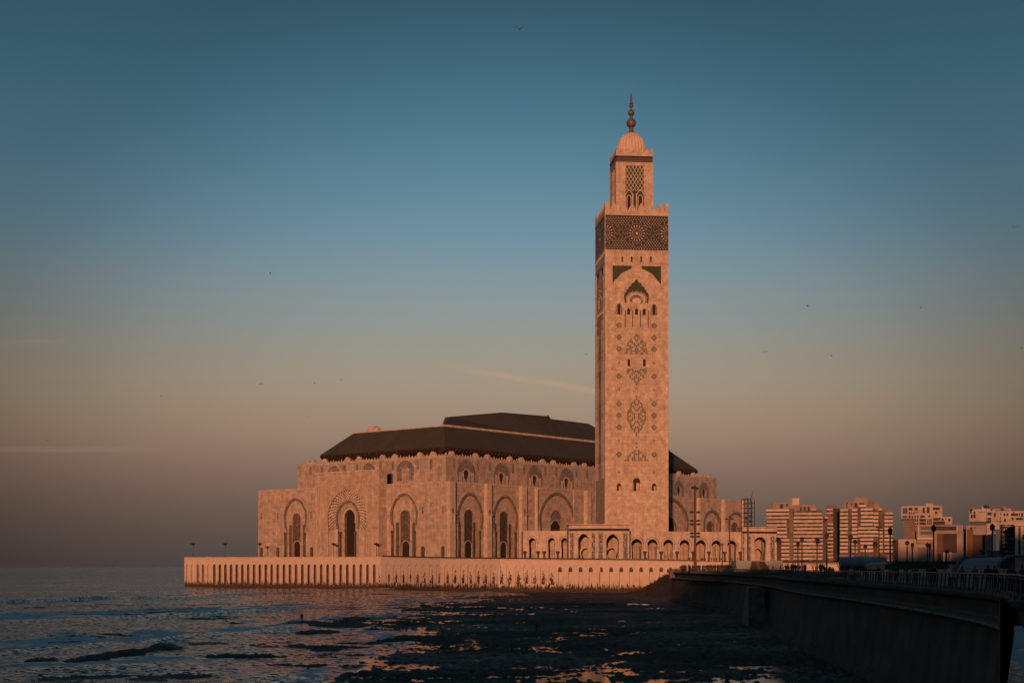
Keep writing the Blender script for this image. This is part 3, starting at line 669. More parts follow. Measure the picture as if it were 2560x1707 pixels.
# upper hall
bU, aU = 108.0, 243.0
uhL = []; uhR = []
for cx, yt, hw in ((350,930,37),(820,972,32),(1264,1006,31),(1688,1042,29)):
    h = FUR.arch('D7', cx, yt, yt+178, 3.5, hw, yt+48, yt+78, .12, 8)
    t = sum(p[0] for p in h)/len(h); k = [p[1] for p in h]
    body = [(t-.35,min(k)), (t-.35-.2,min(k)+5.3)]; 
    pts = []; R_ = abs(h[9][0]-t) if len(h) > 9 else 1.5; Yc = FUR.Y(t); w_ = abs(FUR.t(cpx('D7',cx+1)[0])-FUR.t(cpx('D7',cx)[0])); R_ = hw*w_; zc = zat(cpx('D7',0,yt+42)[1],Yc); zbm = zat(cpx('D7',0,yt+178)[1],Yc); zt = zat(cpx('D7',0,yt)[1],Yc)
    pts = [(t-.25,zbm),(t-.25,zbm+1.5),(t-.5,zc-R_*2.0),(t-R_*.8,zc-R_*.9)]+[(t-R_*math.cos(a),zc+(zt-zc)*math.sin(a) if a > 0 else zc+R_*math.sin(a)) for a in [math.pi*(-.12+1.24*i/14) for i in range(15)]]+[(t+R_*.8,zc-R_*.9),(t+.5,zc-R_*2.0),(t+.25,zbm+1.5),(t+.25,zbm)]
    uhR.append(pts); q = MB(); FUR.ring(q, pts, pts, -.45, 0); wv = q.build('keyhole_window', M['stone_plain'], mq); pane(FUR, pts, -.45, M['dark_void'], 'pane', wv); ringp(FUR, pts[3:-3], .5, 0, .15, M['stone_plain'], 'window_moulding', wv)
    o = FUR.arch('D7', cx, yt-140, yt+178, hw*3.1, hw*3.35, yt+30, yt+120, .12, 10); i_ = FUR.arch('D7', cx, yt-18, yt+178, hw*1.35, hw*1.6, yt+42, yt+90, .12, 10)
    q = MB(); FUR.ring(q, i_, o, 0, .16); q.build('tracery_arch', M['upper_tracery'], mq)
    q = MB()
    for s in (-2.4, -1.9, 1.9, 2.4): x = t+s*R_; FUR.box(q, x-.14, x+.14, zbm, zbm+5.2, 0, .4)
    tag(q.build('blind_column', M['stone_plain'], mq), kind='stuff')
for cx in (804,1173):
    yt = 215 if cx == 804 else 245; t = FUR.t(cpx('D5',cx)[0]); Y = FUR.Y(t); zc = zat(cpx('D5',0,yt+48)[1],Y); R_ = 1.65; zbm = zat(cpx('D5',0,yt+155)[1],Y)
    pts = [(t-.25,zbm),(t-.5,zc-R_*2.0),(t-R_*.8,zc-R_*.8)]+[(t-R_*math.cos(a),zc+R_*1.25*math.sin(a)) for a in [math.pi*(-.1+1.2*i/12) for i in range(13)]]+[(t+R_*.8,zc-R_*.8),(t+.5,zc-R_*2.0),(t+.25,zbm)]
    uhR.append(pts); q = MB(); FUR.ring(q, pts, pts, -.45, 0); wv = q.build('keyhole_window', M['stone_plain'], mq); pane(FUR, pts, -.45, M['dark_void'], 'pane', wv)
    q = MB(); o = FUR.arch('D5', cx, yt-100, yt+150, 68, 74, yt+30, yt+90); i_ = FUR.arch('D5', cx, yt-14, yt+150, 32, 37, yt+40, yt+80); FUR.ring(q, i_, o, 0, .16); q.build('tracery_arch', M['upper_tracery'], mq)
q = MB(); FUR.extr(q, [(0,ZL-1),(aU-8,ZL-1),(aU-8,ZU),(0,ZU)], None, 0, uhR); q.build('upper_wall', M['stone_upper'], mq)
q = MB(); FUL.extr(q, [(0,ZL-1),(bU-8,ZL-1),(bU-8,ZU),(0,ZU)], None, 0, []); q.build('upper_wall', M['stone_upper'], mq)
q = MB(); q.prism([AB(9.8,9.8),AB(aU,9.8),AB(aU,bU-.1),AB(9.8,bU-.1)], ZL-1, ZU-.3)
for f, T in ((Fr(AB(8,bU), V2), 2.5), ):
    f.box(q, 0, T, ZL-1, ZU, -.4, -.0)
q.build('upper_block', M['stone_upper'], mq)
for cx, yt, hw, bt in ((615,872,98,980),(1080,836,98,980),(1571,805,125,1070)):
    o = FUL.arch('D6', cx, yt, bt+6, hw*.93, hw, yt+125, yt+170, .12, 10); i_ = FUL.arch('D6', cx, yt+85, bt+6, hw*.40, hw*.46, yt+140, yt+175, .12, 10) if cx > 1500 else FUL.arch('D6', cx, yt+112, bt+6, 5, 6, yt+120, yt+121)
    q = MB(); FUL.ring(q, i_, o, 0, .16); q.build('tracery_arch', M['upper_tracery'], mq)
    ringp(FUL, o, .4, 0, .25, M['stone_plain'], 'arch_moulding', mq)
for fr, c, lst in ((FUL,'D6',((302,890,1000,13),(455,880,985,15),(758,862,975,14),(921,850,955,14),(1236,815,930,15),(1401,812,940,15),(1737,795,920,15),(1912,785,915,14))),
                   (FUR,'D7',((187,772,905,13),(508,812,940,13),(668,826,945,13),(972,850,975,13),(1121,862,980,12),(1405,885,1005,11),(1548,898,1012,11),(1820,920,1035,10),(1962,932,1045,10)))):
    for x, a, b, hw in lst: pane(fr, fr.arch(c, x, a, b, hw, hw, a+hw*1.2, a+hw*1.2, .2, 5), .10, M['upper_tracery'], 'blind_panel', mq, .1)
# cresting on the upper walls: half-round shells and small finials
def shell(fr, c, x, r=1.75, z=ZU-.35):
    t = fr.t(cpx(c,x)[0]); q = MB(); fr.extr(q, [(t-r*1.2,z-.05),(t+r*1.2,z-.05)]+[(t+r*math.cos(a),z+.4+r*1.15*math.sin(a)) for a in [math.pi*i/10 for i in range(11)]], -1.2, .02)
    fr.extr(q, [(t-r*.55,z+.1),(t+r*.55,z+.1)]+[(t+r*.55*math.cos(a),z+.4+r*.6*math.sin(a)) for a in [math.pi*i/6 for i in range(7)]], .02, .3); q.build('shell_crest', M['stone_plain'], mq)
for x in (262,330,485,790,940,1255,1420,1755,1930): shell(FUL,'D6',x, 1.7 if x > 300 else 1.2)
for x in (165,487,645,942,1095,1380,1525,1800,1940): shell(FUR,'D7',x)
for x in (820,1030,1150,1265): shell(FUR,'D5',x, 1.9)
t0 = 0
for fr, T in ((FUL,bU-8),(FUR,aU-8)):
    q = MB(); n = int(T/1.9)
    for i in range(n):
        t = .6+i*1.9; fr.extr(q, [(t-.45,ZU-.02),(t+.45,ZU-.02),(t+.25,ZU+.3),(t,ZU+.6+.5*(i%3==0)),(t-.25,ZU+.3)], -.5, -.1)
    fr.box(q, -.05, T, ZU-.9, ZU-.5, 0, .12)
    tag(q.build('finial', M['stone_plain'], mq), kind='stuff')
# main roof: eaves rectangle, top rectangle, second tier
ZE, ZT = 65.9, 76.8
def hip(mb, a0,a1,b0,b1,z0,ins,z1):
    vs = [(*AB(a,b),z0) for a,b in ((a0,b0),(a1,b0),(a1,b1),(a0,b1))]+[(*AB(a,b),z1) for a,b in ((a0+ins,b0+ins),(a1-ins,b0+ins),(a1-ins,b1-ins),(a0+ins,b1-ins))]
    mb.add(vs, [(0,1,5,4),(1,2,6,5),(2,3,7,6),(3,0,4,7),(4,5,6,7)])
q = MB(); hip(q, 11,227,11,95,ZE,11.6,ZT); rf = q.build('roof', M['roof'], mq)
q = MB(); fs = Fr(AB(11,11),V2); fl = Fr(AB(11,11),U2)
for f, T in ((fs,216),(fl,84)): f.box(q, 0, T, ZE-.7, ZE, -.5, .05)
q.prism([AB(11.3,11.3),AB(226.7,11.3),AB(226.7,94.7),AB(11.3,94.7)], ZE-.75, ZE-.35); q.build('fascia', M['bracket'], rf)
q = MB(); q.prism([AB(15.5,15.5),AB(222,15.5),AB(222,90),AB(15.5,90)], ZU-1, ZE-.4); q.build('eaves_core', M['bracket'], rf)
br = MB(); br.add([(-.55,-.3,0),(.55,-.3,0),(.55,3.8,0),(-.55,3.8,0),(-.45,2.9,-2.4),(.45,2.9,-2.4),(.45,3.8,-4.2),(-.45,3.8,-4.2),(-.5,.3,-1.0),(.5,.3,-1.0)],[(0,1,2,3),(0,1,9,8),(8,9,5,4),(4,5,6,7),(0,8,4,3),(3,4,7,3)[:3],(1,9,5,2),(2,5,6)])
b0 = br.build('eaves_bracket', M['bracket']); fst = True; oq = Vector(ORG[mq.name])
for f, T in ((fs,216),(fl,84)):
    n = int(T/2.6)
    for i in range(n+1):
        t = .6+i*2.6; P_ = f.P(t, ZE-.72, -.1); c = b0 if fst else b0.copy()
        if not fst: COL.objects.link(c)
        fst = False; c.parent = rf; c.location = (P_[0]-oq.x,P_[1]-oq.y,P_[2]-oq.z); c.rotation_euler.z = math.atan2(f.n.x, -f.n.y)
q = MB()
for f, T, h in ((Fr(AB(22.6,22.6),V2),193,.95),(Fr(AB(22.6,22.6),U2),61,.45)): f.box(q, 0, T, ZT-.2, ZT+h, -.8, .05)
q.build('roof_parapet', M['stone_plain'], rf)
q = MB(); f = Fr(AB(22.6,22.6),U2); t0 = f.t(cpx('D6',1190)[0]); t1 = f.t(cpx('D6',1035)[0])
for a, b, h in ((0,.25,1.5),(.25,.7,2.7),(.7,1,2.2)): f.box(q, t0+(t1-t0)*a, t0+(t1-t0)*b, ZT+.4, ZT+.8+h*.8, -3, -.6)
q.build('roof_housing', M['stone_plain'], rf)
# second roof tier from its traced corners, set back on the flat top
def up(px, py, a): # point on the vertical plane a metres behind the NE face
    f = Fr(AB(0,a), V2); t, z = f.tz(px,py); return AB(t, a), z
q = MB()
F2 = Fr(AB(0,36), V2); F3 = Fr(AB(0,53), V2)
lo = [F2.tz(*cpx('D7',x,y)) for x,y in ((-8,318),(820,412),(1650,470),(2400,560))]
tl = F3.t(cpx('D7',128)[0]); zr = zat(cpx('D7',0,222)[1], F3.Y(tl))
ta, za = lo[0]; tpk = F3.t(cpx('D7',820)[0]); zpk = zat(cpx('D7',0,163)[1], F3.Y(tpk)); t3 = F3.t(cpx('D7',1440)[0]); z3 = zat(cpx('D7',0,213)[1], F3.Y(t3)); t4 = F3.t(cpx('D7',1475)[0]); z4 = zat(cpx('D7',0,246)[1], F3.Y(t4)); t5 = F3.t(cpx('D7',2000)[0]); z5 = zat(cpx('D7',0,311)[1], F3.Y(t5)); t6 = F3.t(cpx('D7',2200)[0]); z6 = zat(cpx('D7',0,430)[1], F3.Y(t6))
zb = ZT+.4
top = [(*AB(tl,53),zr),(*AB(tpk,53),zpk),(*AB(t3,53),z3)]
low = [(*AB(ta,36),zb),(*AB(lo[2][0],36),zb),(*AB(tl+1,62),zb),(*AB(lo[2][0],72),zb)]
tr = [(*AB(tpk,56),zpk),(*AB(t3,56),z3),(*AB(tl,56),zr)]
q.add(top+low+tr, [(0,1,4,3),(1,2,4),(0,3,5,9),(9,5,6,7),(7,6,8),(0,1,7,9),(1,2,8,7),(2,4,6,8)])
top2 = [(*AB(t4,54),z4),(*AB(t5,54),z5),(*AB(t6,54),z6),(*AB(lo[2][0]-.5,37),zb),(*AB(t6+8,37),zb),(*AB(lo[2][0]-.5,72),zb),(*AB(t6+8,72),zb)]
q.add(top2, [(0,1,4,3),(1,2,4),(0,3,5),(0,1,6,5),(1,2,6),(2,4,6)])
q.build('upper_roof', M['roof'], rf)
q = MB(); hp = [F3.P(t3,z3+.25,0), F2.P(lo[2][0]+.3,zb+.5,.2)]; q.tube(hp[0],hp[1],.45,n=6); q.build('hip_ridge', M['bracket'], rf)
q = MB(); Fr(AB(0,36),V2).box(q, lo[1][0]-6, t6+6, ZT+.3, ZT+2.3, -1.5, -.3+1.4); q.build('gutter_shadow_box', M['bracket'], rf).name = 'roof_gutter_shadow'  # dark box at the gutter, its colour holding the shadow band under the roof
# ------------------------------------------------------------------ minaret
MO = (at(1512.6,679), 679.0); A1 = R(84.5); MD = Vector((math.sin(A1), math.cos(A1)))
FM = Fr(MO, MD); MW = FM.t(1671.3); ZB = ZD-.5
mback = Vector((-MD.y, MD.x))                      # away from the camera
FML = Fr(MO, mback); FML.n = -MD                   # left side, t runs away from the camera
mn = thing('minaret', 'tall square marble minaret with dark tiled band, lantern, ribbed dome and three-ball spire', 'minaret', (MO[0],MO[1],ZD))
def mz(c, y): return zat(cpx(c,0,y)[1], 680.0)
ZS = mz('C3',1336); ZBT = mz('C3',1060); ZBAND0 = ZS
def mt(c, x): return FM.t(cpx(c,x)[0])
def sq(fr, c, x0, y0, x1, y1): return fr
MH = []                                            # openings in the front face
def win(c, cx, yt, yb, hw, hb=None, yc=None, ys=None, pt=.1, dark='dark_void', depth=1.6, mould=.3, holes=None, fr=None, parent=None, name='window'):
    fr = fr or FM; h = FM.arch(c, cx, yt, yb, hw, hb, yc, ys, pt, 7); (MH if holes is None else holes).append(h)
    q = MB(); fr.ring(q, h, h, -depth, 0); fr.ring(q, [h[-1],h[0]], [h[-1],h[0]], -depth, 0) if False else None
    w = q.build(name, M['stone_plain'], parent or mn); pane(fr, h, -depth, M[dark], 'pane', w); ringp(fr, h, mould, 0, .14, M['stone_plain'], 'window_moulding', w); return h, w
def inner_half(h, w, fr, d):                        # sunlit jamb seen inside the opening
    q = MB(); cx = (h[0][0]+h[-1][0])/2; pts = [(cx,h[0][1]),(h[-1][0],h[0][1])]+[p for p in h[::-1] if p[0] > cx+.1 and p[1] < max(z for _,z in h)-.9][0:8]+[]
    fr.box(q, cx+.1, h[-1][0]-.05, h[0][1], h[0][1]+(max(z for _,z in h)-h[0][1])*.62, -d+.05, -d+.5); q.build('window_jamb', M['stone_minaret'], w)
for cx, yt, yb, hj, hb, yc, ys in ((294,1241,1313,18,20,1258,1275),(196,1270,1313,12.5,12.5,1284,1284),(392,1270,1313,12.5,12.5,1284,1284)):
    h, w = win('C4', cx, yt, yb, hj, hb, yc, ys); inner_half(h, w, FM, 1.6)
for cx in (250.5, 337.5): win('C4', cx, 576, 617, 7.5, pt=.1)
for cx in (362,436,511,587): win('C3', cx, 1383, 1428, 6.5, pt=.1, mould=.2)
def minface(fr, detail):
    """carved field: flat when detail is False"""
    q = MB(); outl = [(0,ZB),(MW,ZB),(MW,ZS),(0,ZS)]
    holes = list(MH) if detail else []
    # dark green spandrels and the lobed arch recess
    sl = [(160,55),(267,55),(267,68),(245,80),(220,92),(203,104),(190,124),(175,135),(160,156)]
    sr = [(322,55),(431,55),(431,157),(412,136),(400,122),(388,104),(370,92),(346,80),(324,70)]
    sp = [[(mt('C4',x), mz('C4',y)) for x,y in s] for s in (sl,sr)]
    half = [(228,262),(224,225),(229,205),(237,203),(238,190),(247,186),(250,172),(262,168),(267,152),(280,148),(285,138),(293.5,128)]
    ar = [(mt('C4',x), mz('C4',y)) for x,y in half+[(587-x,y) for x,y in reversed(half[:-1])]]
    star = lambda cx: [(mt('C4',cx+x), mz('C4',y)) for x,y in ((-18,328),(-18,300),(-17,284),(-12,281),(-12,272),(-5,270),(0,262),(5,270),(12,272),(12,281),(17,284),(18,300),(18,328))]
    st = [star(196), star(392)]
    tri = [[(mt('C4',cx-8.5),mz('C4',328)),(mt('C4',cx-8.5),mz('C4',300)),(mt('C4',cx),mz('C4',290)),(mt('C4',cx+8.5),mz('C4',300)),(mt('C4',cx+8.5),mz('C4',328))] for cx in (250,294,337)]
    holes += sp+[ar]+st+tri
    fr.extr(q, outl, None, 0, holes)
    face = q.build('shaft_face', M['stone_minaret'], mn)
    for h in sp: pq = MB(); fr.ring(pq, h+[h[0]], h+[h[0]], -.35, 0); pq.build('spandrel_reveal', M['stone_plain'], face); pane(fr, h, -.35, M['green_tile'], 'tile_spandrel', face, .05)
    pq = MB(); fr.ring(pq, ar, ar, -1.0, 0); pq.build('lobed_reveal', M['stone_plain'], face); pane(fr, ar, -1.0, M['green_tile'], 'tile_field', face, .05)
    i_ = FM.arch('C4', 294, 204, 264, 50, 52, 235, 250, .05, 8); j_ = FM.arch('C4', 294, 216, 264, 36, 38, 245, 255, .05, 8); k_ = FM.arch('C4', 294, 232, 264, 22, 24, 250, 258, .05, 8)
    pq = MB(); fr.extr(pq, i_, -1, -.35); pq.build('inner_arch', M['stone_plain'], face)
    pq = MB(); fr.ring(pq, k_, j_, -.35, -.25); pq.build('voussoir_band', M['band_carved'], face)
    ringp(fr, scallop(i_, 9, .35), .3, -.35, .0, M['stone_plain'], 'scalloped_moulding', face)
    for h in st:
        pq = MB(); fr.ring(pq, h, h, -.5, 0); fr.ring(pq,[h[-1],h[0]],[h[-1],h[0]],-.5,0); lb = pq.build('lobed_surround', M['stone_plain'], face); pane(fr, h, -.5, M['green_tile'], 'tile_field', lb, .05)
        c_ = (h[0][0]+h[-1][0])/2; z0 = h[0][1]; r = (h[-1][0]-h[0][0])*.26
        ringp(fr, arch_pts(c_, z0+6.6, z0+.1, r, r, z0+4.2, z0+4.2, .1), .35, -.5, -.2, M['stone_plain'], 'window_arch', lb); pane(fr, arch_pts(c_, z0+6.3, z0+.1, r*.9, r*.9, z0+4.2, z0+4.2, .1), -.4, M['dark_void'], 'pane', lb, .05)
    for h in tri: pq = MB(); fr.ring(pq, h+[h[0]], h+[h[0]], -1.2, 0); w = pq.build('window', M['stone_plain'], face); pane(fr, h, -1.2, M['dark_void'], 'pane', w, .05)
    for x in (230,272,315.5,359):
        pq = MB(); t = mt('C4',x); fr.box(pq, t-.18, t+.18, mz('C4',398), mz('C4',304), 0, .3); pq.build('dark_colonnette', M['dark_column'], face)
        pq = MB(); fr.box(pq, t-.42, t+.42, mz('C4',304), mz('C4',296), 0, .38); pq.build('capital', M['stone_plain'], face)
    pq = MB(); fr.box(pq, mt('C4',226), mt('C4',363), mz('C4',409), mz('C4',403), 0, .3); pq.build('sill', M['stone_plain'], face)
    # raised frames round the carved strips and the net fields inside them
    for x0, x1, y0, y1 in ((172,217,345,1240),(226,362,412,548),(226,362,626,1168),(371,415,345,1240)):
        pq = MB(); a, b, c_, d = mt('C4',x0), mt('C4',x1), mz('C4',y1), mz('C4',y0)
        fr.extr(pq, [(a,c_),(b,c_),(b,d),(a,d)], 0, .04, ); pq.build('carved_field', M['stone_net'], face)
        pq = MB(); fr.extr(pq, [(a-.2,c_-.2),(b+.2,c_-.2),(b+.2,d+.2),(a-.2,d+.2)], 0, .22, [[(a,c_),(b,c_),(b,d),(a,d)]]); pq.build('field_frame', M['stone_plain'], face)
    for x0, x1 in ((119,130),(459,470)):
        pq = MB(); fr.box(pq, mt('C4',x0), mt('C4',x1), ZB+6, ZS-.5, 0, .12); pq.build('corner_strip', M['stone_plain'], face)
    pq = MB(); fr.box(pq, 0, MW, mz('C3',1437), mz('C3',1433), 0, .25); pq.build('string_course', M['stone_plain'], face)
    for x0 in (158,):
        pq = MB(); a,b,c_,d = mt('C4',158), mt('C4',433), mz('C4',345), mz('C4',50)
        fr.extr(pq, [(a-.35,c_),(b+.35,c_),(b+.35,d+.35),(a-.35,d+.35)], 0, .18, [[(a,c_+.35),(b,c_+.35),(b,d),(a,d)]]); pq.build('panel_frame', M['stone_plain'], face)
    # tile diamonds: crosses down the sides, stepped lozenge figures in the middle
    dm = MB(); s = .62
    def dia(x, y, k=1.0):
        t, z = mt('C4',x), mz('C4',y); r = .58*k; fr.extr(dm, [(t-r,z),(t,z-r*1.1),(t+r,z),(t,z+r*1.1)], .04, .12)
    for cx in (195.5, 392):
        for y in (388,455,520,672,826,891,957,1109):
            for dx, dy in ((-6,-6),(6,-6),(6,6),(-6,6)): dia(cx+dx, y+dy)
            for dx, dy in ((-14,0),(14,0),(0,-14),(0,14)): dia(cx+dx, y+dy, .62)
        for y in (597,747,1033,1209):
            for dx, dy in ((-4,0),(4,0),(0,-5),(0,5)): dia(cx+dx, y+dy, .5)
    def fig(y0, rows, px=11.0, py=10.5):
        for j, r in enumerate(rows):
            n = len(r)
            for i, ch in enumerate(r):
                if ch == 'X': dia(294+(i-(n-1)/2)*px, y0+j*py, .92)
    fig(437, ["X","XX","X.X","X.XX.X","XX.X.XX"[:7],"X.XX.XX.X","XX.XXX.XX"[:9],".XX.X.XX.","XXX.XX.XXX","X.XXXXX.XX"[:10]], 12)
    fig(634, ["XXX...XXX"[:9],"XX.XXXX.XX","X.XX.XX.X","XX.X.XX"[:7],"X.XXX.X","XX.XX","X.X","XX","X"], 12)
    for y in (740,782): dia(294,y,.8)
    fig(800, ["X","X.X","XX.XX","X.XX.X","XX..XX","X.X.X.X","XX.XX.XX","XXX...XXX","X.XX.XX.X","XX.X.X.XX","X.XX.XX.X","XXX...XXX","XX.XX.XX","X.X.X.X","XX..XX","X.XX.X","XX.XX","X.X","X"], 12)
    dia(294,1001,.8)
    fig(1046, ["X","","X","","X.X","XX.XX","X.XXX.X","XX.X.X.XX","X.XX.XX.X","XX.XX.XX.XX"[:11]], 12)
    tag(dm.build('tile_diamond', M['diamond_tile'], face), kind='stuff')
    # arcaded fringe between the middle windows
    for x in (236,265,294,323,352):
        pane(fr, [(mt('C4',x-12),mz('C4',548)),(mt('C4',x),mz('C4',533)),(mt('C4',x+12),mz('C4',548))], .10, M['diamond_tile'], 'fringe_lobe', face, .08)
    return face
minface(FM, True)
minface(FML, False)
q = MB()
for f, T in ((Fr(FM.P(MW,0)[:2], mback), MW), (Fr(FML.P(MW,0)[:2], MD), MW)): f.extr(q, [(0,ZB),(T,ZB),(T,ZS),(0,ZS)], None, 0)
q.build('shaft_face', M['stone_minaret'], mn)
def mprism(t0, t1, d0, d1, z0, z1):                # plan rectangle: t along the front, d depth
    q = MB(); q.prism([FM.P(t0,0,-d0)[:2], FM.P(t1,0,-d0)[:2], FM.P(t1,0,-d1)[:2], FM.P(t0,0,-d1)[:2]], z0, z1); return q
mprism(2.8, MW-2.8, 2.8, MW-2.8, ZB, ZS-.2).build('shaft_core', M['stone_minaret'], mn)
# cornice of small brackets below the tile band, the band, its rosettes
mprism(-.25, MW+.25, -.25, MW+.25, ZS-.3, ZS+.15).build('cornice', M['stone_plain'], mn)
bq = MB()
for fr in (FM, FML):
    n = 21
    for i in range(n):
        t = (i+.5)*MW/n; fr.extr(bq, [(t-.42,ZS-.3),(t+.42,ZS-.3),(t+.18,ZS-1.3),(t,ZS-1.75),(t-.18,ZS-1.3)], .0, .25)
        t2 = t+MW/n/2
tag(bq.build('cornice_bracket', M['stone_plain'], mn), kind='stuff')
mprism(.0, MW, .0, MW, ZS+.15, ZBT).build('tile_band', M['band_ground'], mn)
rq = MB(); red = MB(); bh = ZBT-ZS; cz = ZS+bh*.49
def petal(fr, mb, t, z, ang, L, w, o=.10):
    if fr is FML: o = .02
    ca, sa = math.cos(ang), math.sin(ang); pts = []
    for u, v in ((-L,0),(-L*.35,-w),(L*.5,-w*.85),(L,0),(L*.5,w*.85),(-L*.35,w)):
        x, y = t+u*ca-v*sa, z+u*sa+v*ca
        if not (0.12 < x < MW-.12 and ZS+.35 < y < ZBT-.2): return
        pts.append((x,y))
    fr.extr(mb, pts, .0, o)
main = [(0,cz),(MW/2,cz),(MW,cz)]
sub = [(MW/4,cz+bh*.02),(MW*3/4,cz+bh*.02)]
for fr in (FM, FML):
    for c in main:
        if 0 < c[0] < MW: fr.extr(red, [(c[0]+.55*math.cos(a),c[1]+.55*math.sin(a)) for a in [i*math.pi/4 for i in range(8)]], 0, .15)
        for r, n, L, w in ((1.35,16,.28,.11),(2.15,16,.42,.20),(3.25,16,.58,.30),(4.35,32,.30,.14),(5.0,16,.26,.20)):
            for i in range(n): a = 2*math.pi*(i+.5*(n==32))/n; petal(fr, rq, c[0]+r*math.cos(a), c[1]+r*math.sin(a), a, L, w)
    done = main
    for c in sub:
        for k in range(8):
            a = math.pi/4*k+math.pi/8
            for r in (1.3,2.4): petal(fr, rq, c[0]+r*math.cos(a)*.8, c[1]+r*math.sin(a), a, .36, .13)
    y = ZS+.9; j = 0
    while y < ZBT-.5:
        x = .7+(j%2)*.62
        while x < MW-.4:
            dm_ = min(math.hypot(x-c[0], y-c[1]) for c in main); ds = min(math.hypot(x-c[0], y-c[1]) for c in sub)
            if dm_ > 5.5 and ds > 2.9:
                cc = min(main, key=lambda c: math.hypot(x-c[0], y-c[1])); a = math.atan2(y-cc[1], x-cc[0]); a = round(a/(math.pi/8))*math.pi/8
                petal(fr, rq, x, y, a+math.pi/2*((int(x*1.1)+j)%2), .40, .17)
            x += 1.24
        y += .82; j += 1
tag(rq.build('rosette_petal', M['petal'], mn), kind='stuff'); tag(red.build('rosette_centre', M['dome'], mn), kind='stuff')
for fr in (FM, FML):
    q = MB(); fr.box(q, -.05, MW+.05, ZBT-.15, ZBT+.25, 0, .22); fr.box(q, 0, .16, ZS, ZBT, 0, .14); fr.box(q, MW-.16, MW, ZS, ZBT, 0, .14); q.build('band_frame', M['stone_plain'], mn)
# parapet and stepped merlons
zp = mz('C3',1033)
def merlon_poly(t, w, z, h, steps=4):
    L = []; 
    for k in range(steps): L += [(t-w*(1-k/steps)/2, z+h*k/steps), (t-w*(1-k/steps)/2+w*.02, z+h*(k+.9)/steps)]
    return L+[(2*t-x, y) for x, y in reversed(L)]
def cresting(fr, T, z0, zp, zt, n, cw, d, th=.9):
    q = MB(); fr.box(q, 0, T, z0, zp, -th, .03); q.build('parapet', M['stone_minaret'], mn)
    for s in (0, 1):
        q = MB(); fr.box(q, 0 if s == 0 else T-cw, cw if s == 0 else T, zp, zt+.2, -th, .03); q.build('corner_merlon', M['stone_minaret'], mn)
    for i in range(n):
        t = cw+(T-2*cw)*(i+.5)/n; q = MB(); fr.extr(q, merlon_poly(t, (T-2*cw)/n*.98, zp, zt-zp), -th, .0); q.build('merlon', M['stone_minaret'], mn)
FMR = Fr(FM.P(MW,0)[:2], mback); FMR.n = Vector(MD); FMB = Fr(FML.P(MW,0)[:2], MD); FMB.n = Vector(mback)
zt_ = mz('C3',965)
for fr in (FM, FML, FMR, FMB): cresting(fr, MW, ZBT+.25, zp, zt_, 6, 2.0, 1)
mprism(.5, MW-.5, .5, MW-.5, ZBT-.2, ZBT+1.0).build('terrace', M['paving'], mn)
